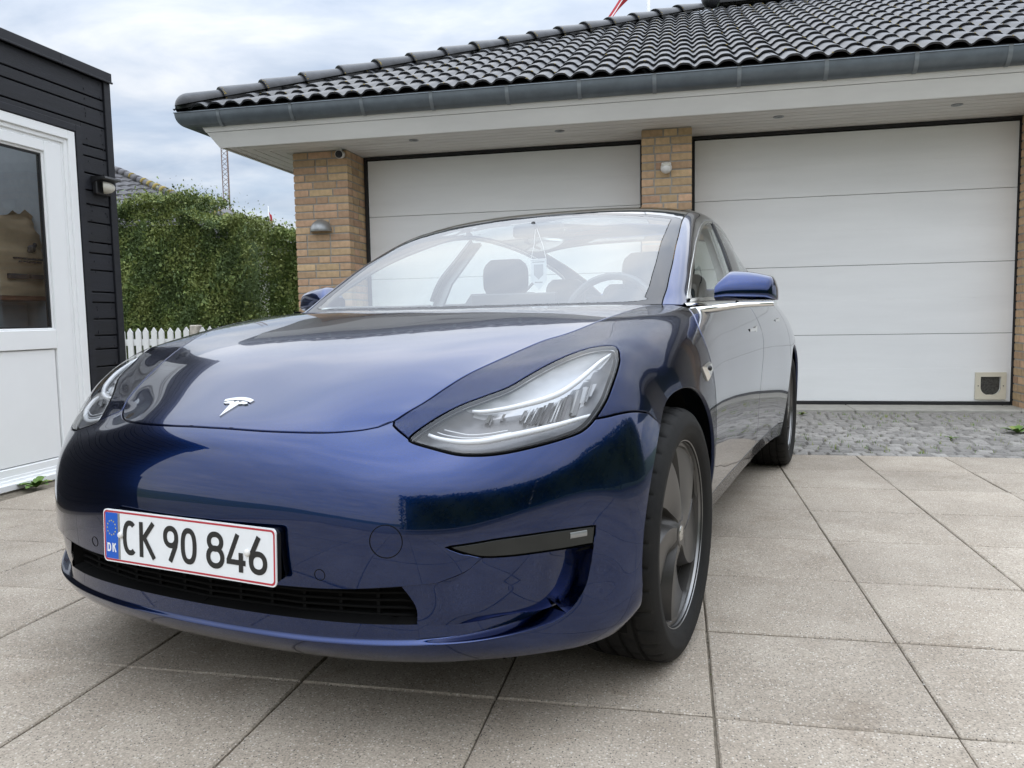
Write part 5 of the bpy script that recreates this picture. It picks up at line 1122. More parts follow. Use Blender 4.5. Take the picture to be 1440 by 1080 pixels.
# the pocket beside the grille and the ramp above the lip: smooth patches between the cut curves
def resamp(P, n):
    P = np.asarray(P); d = np.r_[0, np.cumsum(np.linalg.norm(np.diff(P, axis=0), axis=1))]; t = np.linspace(0, d[-1], n); return np.stack([np.interp(t, d, P[:, i]) for i in range(3)], 1)
def on_surf(c, d=0.):
    P = SB(c[:, 0], c[:, 1]); return P-outward(SB, c[:, 0], c[:, 1])*np.broadcast_to(d, len(P))[:, None]
def pocket():
    lip = on_surf(lip_c); lip[0, 1] = 0
    grb = on_surf(grb_c, .014); grb[0, 1] = 0; shelf = on_surf(shelf_c, np.linspace(.014, .046, len(shelf_c))); sh = np.vstack([grb, shelf[1:]])
    n = 72; A, Bq = resamp(lip, n), resamp(sh, n)
    # match the two by their sideways position
    yy = A[:, 1]; Bq = np.stack([np.interp(yy*(sh[-1, 1]/lip[-1, 1]), sh[:, 1], sh[:, i]) for i in range(3)], 1)
    def ramp(a, b, t): k = min(1, t/.22); k = k*k*(3-2*k); d = b-a; return a+np.array([d[0]*k, d[1]*k, d[2]*t])
    G = [[ramp(a, b, t) for t in (0, .03, .06, .1, .14, .18, .22, .3, .45, .6, .75, .9, 1)] for a, b in zip(A, Bq)]
    m = MB()
    def both(G, fl):
        G = np.array(G); m.grid(cc(G), flip=fl); m.grid(cc(G*[1, -1, 1]), flip=not fl)
    both(G, False)
    # floor: Coons patch
    nu_, nv_ = 44, 26
    # every point of the floor lies under the body surface, deepening towards the shelf and the outer wall
    def ruv(c, n): P = on_surf(c); d = np.r_[0, np.cumsum(np.linalg.norm(np.diff(P, axis=0), axis=1))]; t = np.linspace(0, d[-1], n); return np.stack([np.interp(t, d, c[:, i]) for i in range(2)], 1)
    shp = sharp_c[:np.argmin(((sharp_c-grr_c[-1])**2).sum(1))+1][::-1]
    fb2 = fogbot if np.linalg.norm(fogbot[0]-top_c[0]) < np.linalg.norm(fogbot[-1]-top_c[0]) else fogbot[::-1]
    wu = wall_c[np.argmin(((on_surf(wall_c)-on_surf(shelf_c)[-1])**2).sum(1)):]
    bot, top, left, right = ruv(shelf_c, nu_), ruv(np.vstack([top_c[::-1], fb2]), nu_), ruv(np.vstack([grr_c, shp[1:]]), nv_), ruv(np.vstack([shelf_c[-1:], wu[1:]]), nv_)
    left[0], left[-1], right[0], right[-1] = bot[0], top[0], bot[-1], top[-1]
    u = np.linspace(0, 1, nu_)[:, None, None]; v = np.linspace(0, 1, nv_)[None, :, None]
    UV = (1-v)*bot[:, None]+v*top[:, None]+(1-u)*left[None]+u*right[None]-((1-u)*(1-v)*bot[0]+u*(1-v)*bot[-1]+(1-u)*v*top[0]+u*v*top[-1])
    u, v = u[..., 0], v[..., 0]; e = (1-v)**1.7; D = e*(.014+.032*u)+(1-e)*(u**5*.044*(1-v**8)+(1-u)**5*.02*(1-v)**.7)
    q = UV.reshape(-1, 2); F = (SB(q[:, 0], q[:, 1])-outward(SB, q[:, 0], q[:, 1])*D.reshape(-1)[:, None]).reshape(nu_, nv_, 3); right = F[-1]
    both(F, False)
    # outer wall from the body surface down to the floor
    wo = resamp(on_surf(wall_c), nv_); wi_ = resamp(right, nv_)
    both([[a+(b-a)*t for t in np.linspace(0, 1, 5)] for a, b in zip(wo, wi_)], False)
    o = m.build('bumper_pocket', M['paint'], CAR, smooth=True, auto=50)
pocket()
displaced(np.vstack([R_mouth, R_gr]), lambda k: .092, 'bumper_backing', M['matte'], walls=False)
grille = displaced(R_gr, lambda k: fixed.get(k, .075), 'lower_grille', M['matte'])
def grille_bars():
    for j, zf in enumerate(np.linspace(.12, .88, 5)):
        Y = np.linspace(-.50, .50, 41); P = []
        for y in Y:
            a = abs(y); z0 = np.interp(a, [0, .25, .42, .522], [.288, .289, .29, .292]); z1 = np.interp(a, [0, .248, .371, .493, .53], [.361, .363, .367, .377, .35]); x0 = np.interp(a, [0, .25, .42, .522], [.030, .044, .074, .10])
            P.append((x0+.045, y, z0+(z1-z0)*zf))
        MB().tube(cc(P), .0035, 6).build('grille_bar', M['matte'], grille, smooth=True)
    for y in np.linspace(-.42, .42, 11):
        a = abs(y); x0 = np.interp(a, [0, .25, .42, .522], [.030, .044, .074, .10])
        MB().box((y-.004, x0+.046, .288), (y+.004, x0+.056, .37)).build('grille_rib', M['matte'], grille)
grille_bars()
# fog lamps
fogs = CB.panel(R_fog, 'fog_lamp', M['foglens'], (1, -1), gap=.0022, flange=.02, off=-.0025)
for o, sg in zip(fogs, (1, -1)):
    X = np.array([[(x, .79+.5*(x-.29), z) for z in (.4435, .447, .4545, .458)] for x in np.linspace(.296, .335, 7)]).reshape(-1, 3); u, v = SB.near(X); P = SB(u, v)+outward(SB, u, v)*np.where(np.arange(len(X)) % 4 % 3 == 0, -.003, -.0012)[:, None]
    MB().grid(cc((P*[1, sg, 1]).reshape(7, 4, 3))).build('lamp_reflector', M['silver'], o, smooth=True)
# headlights
bez = CB.panel(R_hlb, 'headlight', M['matte'], (1, -1), gap=.001, flange=.015, rnd=.001, off=-.001)
lens = []
for o, sg in zip(bez, (1, -1)): lens += CB.panel(R_hl, 'lamp_lens', M['lens'], (sg,), gap=0, flange=.004, rnd=.001, parent=o, off=.0005)
def headlight_inside(o, sg):
    ids = np.unique(R_hl); E = hl_i; PE = SB(E[:, 0], E[:, 1]); d = np.sqrt(((CB.P[ids][:, None]-PE[None])**2).sum(2)).min(1)
    D = .010+.034*np.clip(d/.035, 0, 1)**.6; V = (CB.P[ids]-CB.N[ids]*D[:, None])*[1, sg, 1]; mp = {int(a): i for i, a in enumerate(ids)}
    F = [tuple(mp[int(x)] for x in t) for t in R_hl]
    # the part above the upper light guide is a bright shelf, the rest a darker bowl
    T = np.array(DRLT); cz = CB.P[R_hl].mean(1); fm = []
    for c in cz:
        zt = np.interp(c[1]+c[0], T[:, 1]+T[:, 0], T[:, 2]); fm.append(0 if c[2] > zt else 1)
    h = mesh_obj('lamp_housing', cc(V), [f if sg < 0 else f[::-1] for f in F], None, o, mats=[M['silver'], M['lampgrey']], fmat=fm, smooth=True)
    def guide(P, r, nm, dd, m='drl'):
        X = crom(P, .01); u, v = SB.near(X); n = outward(SB, u, v); Q = (X-n*dd)*[1, sg, 1]; MB().tube(cc(Q), r(np.linspace(0, 1, len(Q))), 8).build(nm, M[m], o, smooth=True)
    guide(DRLT, lambda t: .0025+.0045*np.sin(np.pi*np.clip(t*.9+.08, 0, 1)), 'light_guide', .016)
    guide(DRLB, lambda t: .0028+.0045*np.sin(np.pi*np.clip(1-t*.85-.08, 0, 1)), 'light_guide', .016)
    guide(DRL2, lambda t: .0011+0*t, 'light_guide', .015); guide(DRL3, lambda t: .0011+0*t, 'light_guide', .015)
    A = crom(FT, .003); B = crom(FB, .003); rr = random.Random(17)
    cells = [(.02, .004, 0, .5), (.05, .0025, 1, .6), (.13, .003, 0, .35), (.30, .0045, 1, .55), (.335, .002, 0, .8), (.365, .0018, 0, .9), (.395, .002, 0, .85), (.425, .003, 1, .9), (.455, .002, 0, .9), (.50, .0055, 2, 1), (.56, .002, 0, .9), (.585, .002, 0, .95), (.615, .0035, 0, .95), (.65, .002, 1, 1), (.70, .006, 2, 1), (.76, .0025, 0, .8), (.80, .008, 1, .9), (.84, .0035, 0, .55), (.87, .006, 0, .75), (.905, .003, 1, .6), (.935, .004, 0, .45)]
    for i, (t, w, mm, ln) in enumerate(cells):
        a = A[int(t*(len(A)-1))]; b = B[int(min(1, t+.01)*(len(B)-1))]; b = a+(b-a)*ln; a = a+(b-a)*.04
        dirv = np.array([.45, .60, .05]); w2 = dirv/np.linalg.norm(dirv)*w
        n = np.array([-.6, .55, .45]); n /= np.linalg.norm(n); dd = .022+.012*rr.random()
        tw = np.array([.004*rr.uniform(-1, 1), 0, 0])
        q = [a-n*dd-w2, a-n*dd+w2+tw, b-n*(dd+.008)+w2*.6+tw, b-n*(dd+.008)-w2*.6]; q2 = [x-n*.012 for x in q]
        MB().add(cc(np.array(q+q2)*[1, sg, 1]), [(0, 1, 2, 3), (4, 7, 6, 5), (0, 4, 5, 1), (1, 5, 6, 2), (2, 6, 7, 3), (3, 7, 4, 0)]).build('lamp_reflector', M[('silver', 'lampgrey', 'lampdark')[mm]], o)
for o, sg in zip(bez, (1, -1)): headlight_inside(o, sg)

# ---- greenhouse
ws = np.vstack([np.c_[np.linspace(0, 3.55, 60), np.full(60, 3.0)], [(3.64, 2.97), (3.70, 2.9), (3.75, 2.75), (3.80, 2.45), (3.85, 2.02), (3.90, 1.6), (3.95, 1.1), (3.985, .6), (4.0, 0)]])
WSP = SG(ws[:, 0], ws[:, 1])
def inset_open(S, c, dfun):
    P = S(c[:, 0], c[:, 1]); n = outward(S, c[:, 0], c[:, 1]); t = np.gradient(P, axis=0); t /= np.linalg.norm(t, axis=1)[:, None]; q = np.cross(n, t)
    if (q[len(q)//3, 1]) > 0: q = -q
    u, v = S.near(P+q*dfun[:, None]); return np.c_[u, v]
k = len(ws); wi = inset_open(SG, ws[6:], np.interp(np.arange(6, k), [0, 45, k-9, k-1], [.062, .058, .045, .04]))
# bottom edge of the clear glass with a rounded corner
u0 = .23
wb = np.array([(u0, 0), (u0, .6), (u0, 1.2), (u0, 1.8), (u0, 2.2), (u0+.02, 2.45), (u0+.07, 2.60), (u0+.17, 2.69)])
wi = wi[wi[:, 0] > u0+.25]; wi[-1, 1] = 0
wi_c = np.vstack([wb, wi])
DLO = [(1.415, .782, .948), (1.47, .770, .975), (1.522, .763, 1.000), (1.61, .749, 1.047), (1.71, .735, 1.096), (1.90, .707, 1.178), (2.125, .677, 1.253), (2.324, .654, 1.308), (2.50, .640, 1.336), (2.70, .634, 1.345), (2.95, .625, 1.335), (3.25, .607, 1.302), (3.55, .587, 1.245), (3.80, .575, 1.180), (3.95, .59, 1.115), (4.03, .61, 1.065), (4.02, .66, 1.035)]
DLO2 = [(4.02, .66, 1.035), (3.90, .718, 1.016), (3.65, .752, 1.004), (3.25, .780, .989), (2.85, .798, .979), (2.45, .805, .969), (2.2, .807, .963), (1.95, .806, .959), (1.65, .803, .955), (1.50, .795, .952), (1.415, .782, .948)]
dlo = np.vstack([uvc(SG, DLO, .02), uvc(SG, DLO2, .02)[1:-1]])
dli = inset(SG, dlo, .016)
pil = uvc(SG, [(2.43, .806, .966), (2.456, .756, 1.096), (2.542, .706, 1.206), (2.616, .652, 1.311), (2.64, .637, 1.343)], .02); pil = np.vstack([dli[np.argmin(((dli-pil[0])**2).sum(1))], pil[1:-1], dli[np.argmin(((dli-pil[-1])**2).sum(1))]])
pil2 = uvc(SG, [(3.42, .772, .99), (3.52, .70, 1.10), (3.60, .60, 1.23)], .02); pil2 = np.vstack([dli[np.argmin(((dli-pil2[0])**2).sum(1))], pil2[1:-1], dli[np.argmin(((dli-pil2[-1])**2).sum(1))]])
rail = np.c_[np.linspace(3.55, 11, 60), np.full(60, 3.0)]; rail[0] = ws[59]
split = np.array([(7.45, v) for v in np.linspace(0, 3, 12)]); split[-1] = rail[np.argmin(abs(rail[:, 0]-7.45))]; split[:, 0] = split[-1, 0]
CG = Cut(SG, [(ws, False), (wi_c, False), (dlo, True), (dli, True), (pil, False), (pil2, False), (rail, False), (split, False)], .11, .1)
rgG = CG.region
G_ws = rgG((1.6, .1, 1.14)); G_fr = rgG(SG(np.array([2.]), np.array([2.9]))[0]); G_roof = rgG((2.7, .1, 1.42)); G_rear = rgG((3.9, .1, 1.24)); G_rail = rgG(SG(np.array([2.]), np.array([3.4]))[0])
G_tr = rgG(SG(*[np.array([x]) for x in (dlo[60]+dli[60])/2])[0]); G_s1 = rgG((2.1, .75, 1.1)); G_s2 = rgG((3.0, .73, 1.1)); G_s3 = rgG((3.75, .67, 1.08))
wscr, = CG.panel(G_ws, 'windscreen', M['glass'], 'both', gap=0, flange=.004, rnd=.0005)
frit, = CG.panel(G_fr, 'windscreen_border', M['frit'], 'both', gap=.002, flange=.010, rnd=.001, parent=None)
CG.panel(G_roof, 'glass_roof', M['roofglass'], 'both', gap=.002); CG.panel(G_rear, 'rear_window', M['sideglass'], 'both', gap=.002)
CG.panel(G_rail, 'roof_pillar', M['paint'], (1, -1), gap=.0015)
CG.panel(G_tr, 'window_trim', M['satin'], (1, -1), gap=.0005, flange=.012)
for F, nm in ((G_s1, 'front_side_window'), (G_s2, 'rear_side_window'), (G_s3, 'quarter_window')): CG.panel(F, nm, M['sideglass'], (1, -1), gap=.001, flange=.004, rnd=.0005, off=-.004)
def strip(S, c, w, d, name, material, sides=(1, -1), off=0., parent=None):
    P = S(c[:, 0], c[:, 1]); n = outward(S, c[:, 0], c[:, 1]); t = np.gradient(P, axis=0); t /= np.linalg.norm(t, axis=1)[:, None]+1e-12; q = np.cross(n, t)
    for sg in sides:
        G = [[(p+n_*(off+a)+q_*b)*[1, sg, 1] for a, b in ((-.01, -w), (d*.6, -w), (d, -w*.6), (d, w*.6), (d*.6, w), (-.01, w))] for p, n_, q_ in zip(P, n, q)]
        MB().grid(cc(np.array(G))).build(name, material, parent or CAR, smooth=True, auto=40)
strip(SG, pil[2:-2], .022, .002, 'door_pillar_cover', M['black']); strip(SG, pil2[2:-2], .008, .002, 'door_pillar_cover', M['black'])
# cowl under the windscreen, and a black shell that closes the body inside
def cowl():
    a = SB(hood_c[-60:, 0], hood_c[-60:, 1]); u = np.zeros(30); b = SG(u, np.linspace(3.0, 0, 30)); b2 = np.array([[np.interp(t, np.linspace(0, 1, 30), b[:, i]) for i in range(3)] for t in np.linspace(0, 1, 60)])
    G = np.stack([a-[0, 0, .012], (a+b2)/2-[0, 0, .03], b2-[.01, 0, .008]], 1); m = MB()
    m.grid(cc(G)); m.grid(cc(G*[1, -1, 1])); return m.build('cowl', M['black'], CAR, smooth=True)
cowl()
def underbody():
    m = MB(); P = [(.16, .0), (.18, .4), (.27, .58), (.40, .70), (.50, .78), (1.25, .80), (3.3, .83), (4.2, .80), (4.45, .6), (4.5, 0)]
    poly = P+[(x, -y) for x, y in P[::-1][1:-1]]
    m.prism([(y, x) for x, y in poly], .215, .235, axis=2); m.box((-.50, .30, .2), (.50, .34, .62)); m.box((-.62, .30, .55), (.62, 1.25, .60)); m.box((-.78, 1.22, .2), (.78, 1.26, .9)); m.box((-.78, 3.25, .2), (.78, 3.3, .8))
    m.box((-.60, .5, .2), (.60, 1.2, .4))
    m.build('underbody', M['matte'], CAR)
    for cx in (.841, 3.716):
        for sg in (1, -1):
            m = MB(); a = np.linspace(-.42, math.pi+.42, 40)
            G = [[(cx-.392*math.cos(t), sg*y, .345+.392*math.sin(t)) for y in (.55, .78, .845)] for t in a]
            m.grid(cc(np.array(G))); m.add(cc([(cx-.42, sg*.56, .1), (cx+.42, sg*.56, .1), (cx+.42, sg*.56, .69), (cx-.42, sg*.56, .69)]), [(0, 1, 2, 3)])
            m.build('wheel_liner', M['matte'], CAR, smooth=True)
underbody()
# ---- wheels
def wheel(cx, sg, steer):
    n = 252
    half = [(.240, .096), (.249, .103), (.256, .1095), (.268, .1150), (.283, .1175), (.286, .1184), (.294, .1184), (.297, .1172), (.310, .1125), (.322, .104), (.3295, .092), (.3325, .078), (.3325, .066), (.325, .064), (.325, .056), (.3335, .054), (.334, .028), (.3265, .026), (.3265, .016), (.334, .014)]
    prof = [(r, -h) for r, h in half]+half[::-1]
    G = []
    for r, h in prof:
        row = []
        for k in range(n):
            a = 2*math.pi*k/n; rr = r
            if .058 < abs(h) < .1 and r > .32 and k % 7 == 0: rr -= .006
            if abs(h) < .054 and r > .33 and (k+int(h*400)) % 9 == 0: rr -= .004
            row.append((h*1.0, rr*math.cos(a), max(rr*math.sin(a), -.3305)))
        G.append(row)
    tyre = MB().grid(np.array(G), close=True)
    ring = [(.2405, .082), (.2425, .096), (.2445, .1005), (.2495, .1015), (.2525, .099), (.2525, .085)]
    cover = MB(); qs = np.r_[np.linspace(0, .60, 14), np.linspace(.62, .66, 3), np.linspace(.685, .915, 9), np.linspace(.93, .985, 3)]; nph = 5*len(qs)
    ph = np.array([(k+q) for k in range(5) for q in qs])*2*math.pi/5; qq = np.tile(qs, 5)
    rs = np.array([.0, .02, .030, .034, .045, .055, .07, .085, .10, .115, .13, .145, .16, .175, .19, .205, .213, .216, .2235, .2255])*1.067
    G = []
    for r in rs:
        row = []
        for p, q in zip(ph, qq):
            base = .0985-.17*r*r; k = min(1, max(0, (r-.040)/.045)); kk = k*(1 if r < .228 else max(0, (.231-r)/.003))
            if q <= .60: d = .001+.013*(q/.60)**1.5
            elif q <= .66: d = .014+.030*(q-.60)/.06
            elif q <= .915: d = .044-.012*(q-.66)/.255
            else: d = .032*(1-(q-.915)/.07)+.001
            y = .0995 if r <= .033 else (.0965 if r < .037 else base-d*kk)
            a = p+r*2.4*2*math.pi/5*(1.0 if r > .05 else r/.05)
            row.append((y, r*math.cos(a), r*math.sin(a)))
        G.append(row)
    cover.grid(np.array(G), close=True)
    fm = [1 if (.66 <= qq[j] < .91 and .100 < rs[i] < .215) else 0 for i in range(len(rs)-1) for j in range(nph)]
    holder = empty('wheel', (sg*.79, cx, .3305), 0, CAR)
    holder.rotation_euler = (0, 0, steer if sg > 0 else math.pi+steer)
    V = np.array(cover.v)
    c = mesh_obj('wheel_cover', V, cover.f, None, holder, mats=[M['cap'], M['matte']], fmat=fm, smooth=True); fix_normals(c.data); sharpen(c.data, 28)
    b = MB(); b.lathe(ring, 96, axis='x'); b.build('rim', M['rimedge'], holder, smooth=True, auto=30)
    b = MB(); b.lathe([(.05, .03), (.165, .03), (.165, .0), (.05, 0)], 48, axis='x');  b.build('brake_disc', M['lampdark'], holder, smooth=True, auto=30)
    b = MB()
    for k in range(5):
        a = 2*math.pi*k/5+.35; b.box((.02, -.022, .04), (.05, .022, .225), rot=None); V = np.array(b.v[-8:]); 
        for i, p in enumerate(V): b.v[len(b.v)-8+i] = (p[0], p[1]*math.cos(a)-p[2]*math.sin(a), p[1]*math.sin(a)+p[2]*math.cos(a))
    b.build('wheel_spoke', M['lampdark'], holder)
    t = tyre.build('tyre', M['rubber'], holder, smooth=True, auto=35)
    b = MB(); b.lathe([(.001, .1015), (.017, .1012), (.021, .1000), (.022, .0965)], 32, axis='x'); b.build('hub_cap', M['satin'], holder, smooth=True)
    b = MB(); b.box((-.0006, -.004, -.012), (.0006, .004, .012)); 
wheel(.841, 1, R_(-1.5)); wheel(.841, -1, R_(-1.5)); wheel(3.716, 1, 0); wheel(3.716, -1, 0)
# ---- mirrors
def mirror(sg):
    h = MB(); G = []
    for a in np.linspace(.0, 1, 24):
        row = []
        # loft from inner end (a=0) to outer end (a=1)
        y = .838+.196*a; w = (1-(2*a-1)**6*.35) if a > .5 else 1-(1-2*a)**8*.12
        zt = .951+.106*(1-max(0, (a-.22)/.78)**2*.27)*(.95 if a < .04 else 1)-.040*max(0, (.20-a)/.20)
        if a > .90: zt -= .035*((a-.90)/.10)**2
        xc = 1.685+.035*a; fx = .112*(1-.35*a*a); 
        for t in np.linspace(0, 2*math.pi, 28, endpoint=False):
            c, s_ = math.cos(t), math.sin(t); e = .62
            cx = math.copysign(abs(c)**e, c); sz = math.copysign(abs(s_)**.5, s_)
            dx = (-fx if c < 0 else .055)*abs(cx)*(.35+.65*w if a > .9 else 1)
            z0 = .951; zz = z0+(zt-z0)*(.5+.5*sz)
            if c < 0: dx *= (1-.35*((zz-z0)/(.09))**2)
            if a > .9: dx *= 1-.55*((a-.9)/.1)**2
            row.append((xc+dx, y*sg, zz))
        G.append(row)
    G = np.array(G); h.grid(cc(G), close=True); h.add(cc(G[0]), [tuple(range(28))]); h.add(cc(G[-1]), [tuple(range(28))])
    o = h.build('door_mirror', M['paint'], CAR, smooth=True, auto=50)
    b = MB(); G = []
    for a in np.linspace(0, 1, 16):   # chrome blade under the housing
        y = .792+.238*a; xc = 1.44+.235*a; wx = .05+.035*min(1, a*2)-.03*max(0, (a-.8)/.2)**2; zt = .931+.017*min(1, a*1.6); th = .030-.012*a
        row = []
        for t in np.linspace(0, 2*math.pi, 16, endpoint=False):
            c, s_ = math.cos(t), math.sin(t); row.append((xc+wx*math.copysign(abs(c)**.7, c), sg*y, zt-th/2+th/2*math.copysign(abs(s_)**.6, s_)))
        G.append(row)
    G = np.array(G); b.grid(cc(G), close=True); b.add(cc(G[-1]), [tuple(range(16))]); b.add(cc(G[0]), [tuple(range(16))]); b.build('mirror_arm', M['chrome'], o, smooth=True, auto=50)
    b = MB(); b.box((sg*.925-.0015, 1.495, .928), (sg*.925+.0015, 1.54, .9495)); b.build('mirror_joint', M['matte'], o)
    b = MB(); b.box((sg*.87, 1.730, .960), (sg*.99, 1.734, 1.0)); b.build('mirror_glass', M['chrome'], o)
for sg in (1, -1): mirror(sg)
# chrome belt line
belt2 = uvc(SG, [(1.36, .79, .938), (1.45, .797, .941), (1.65, .806, .9435), (1.95, .809, .9475), (2.45, .809, .9565), (2.85, .802, .9665), (3.25, .785, .977), (3.65, .757, .992), (3.95, .722, 1.004)], .03)
strip(SG, belt2, .007, .004, 'belt_trim', M['chrome'])
# ---- small fittings
def on_body(X, S=None):
    S = S or SB; X = np.atleast_2d(np.array(X, float)); k = np.where(X[:, 1:2] < 0, -1, 1)*np.array([[0, 1, 0]])+np.array([[1, 0, 1]]); u, v = S.near(X*k); P = S(u, v); n = outward(S, u, v); return P*k, n*k
def handle(x0, x1, z0, z1):
    for sg in (1, -1):
        P, n = on_body([(x, .9, z0+(z1-z0)*t) for t, x in zip(np.linspace(0, 1, 8), np.linspace(x0, x1, 8))])
        b = MB(); w = np.array([.006]*6+[.013, .016]); G = [[(p+q*a+np.array([0, 0, h]))*[1, sg, 1] for a, h in ((-.004, -w_), (.003, -w_), (.003, w_), (-.004, w_))] for p, q, w_ in zip(P, n, w)]
        b.grid(cc(np.array(G))); b.build('door_handle', M['chrome'], CAR)
handle(2.10, 2.30, .842, .842); handle(3.05, 3.24, .874, .876)
def repeater():
    for sg in (1, -1):
        P, n = on_body([(1.050, .9, .757), (1.165, .9, .768), (1.172, .9, .740), (1.085, .9, .712)])
        V = np.vstack([P+n*.003, P+n*.011+(P.mean(0)-P)*.35, P-n*.01])*[1, sg, 1]
        F = [(4, 5, 6, 7)]+[(i, (i+1) % 4, 4+(i+1) % 4, 4+i) for i in range(4)]+[(8+i, 8+(i+1) % 4, (i+1) % 4, i) for i in range(4)]
        b = MB().add(cc(V), F); o = b.build('side_camera', M['chrome'], CAR)
        P2, n2 = on_body([(1.11, .9, .748)]); b = MB(); b.ico(cc(P2[0]*[1, sg, 1]+n2[0]*[1, sg, 1]*.008), .009); b.build('camera_lens', M['black'], o, smooth=True)
repeater()
def ring_on(X, r, w, name, m, depth=.0006, sides=(1,)):
    P, n = on_body([X]); P, n = P[0], n[0]; a = np.cross(n, [0, 0, 1.]); a /= np.linalg.norm(a); b_ = np.cross(n, a)
    for sg in sides:
        Q = [P+r*(math.cos(t)*a+math.sin(t)*b_) for t in np.linspace(0, 2*math.pi, 49)]; u, v = SB.near(np.array(Q)); Q = SB(u, v)+outward(SB, u, v)*(depth-w*.5)
        MB().tube(cc(Q*[1, sg, 1]), w, 6, caps=False).build(name, m, CAR, smooth=True)
ring_on((.076, .473, .47), .033, .0011, 'tow_eye_cover', M['matte'])
ring_on((.048, .331, .395), .0115, .0009, 'parking_sensor', M['matte'], sides=(1, -1)); ring_on((.19, .683, .405), .0115, .0009, 'parking_sensor', M['matte'], depth=-.0055, sides=(1, -1))
# ---- emblem on the hood
def emblem():
    def put(poly, hgt):
        X = [(.197-s_*.93, y, .70) for y, s_ in poly]; Z = np.array([(x, y, .726-(.197-x)*.45) for x, y, _ in X]); P, n = on_body(Z)
        k = len(P); V = np.vstack([P+n*.0005, P+n*hgt]); c = V[k:].mean(0); return V, k
    bar = [(y, .0045+5.5*y*y) for y in np.linspace(-.040, .040, 17)]+[(y, -.0085+6.2*y*y) for y in np.linspace(.0435, -.0435, 17)]
    stem = [(-.037, .0185), (-.030, .0120), (-.014, .0085), (-.008, .0135), (0, .0080), (.008, .0135), (.014, .0085), (.030, .0120), (.037, .0185), (.029, .0215), (.0205, .0205), (.0125, .0225), (0, .074), (-.0125, .0225), (-.0205, .0205), (-.029, .0215)]
    m = MB()
    for poly, tri in ((bar, None), (stem, None)):
        V, k = put(poly, .0032); m.add(cc(V), [(i, (i+1) % k, k+(i+1) % k, k+i) for i in range(k)])
        from mathutils.geometry import tessellate_polygon
        T = tessellate_polygon([[Vector((y, s_, 0)) for y, s_ in poly]]); m.add(cc(V[k:]), [tuple(t) for t in T])
    m.build('emblem', M['chrome'], CAR)
emblem()
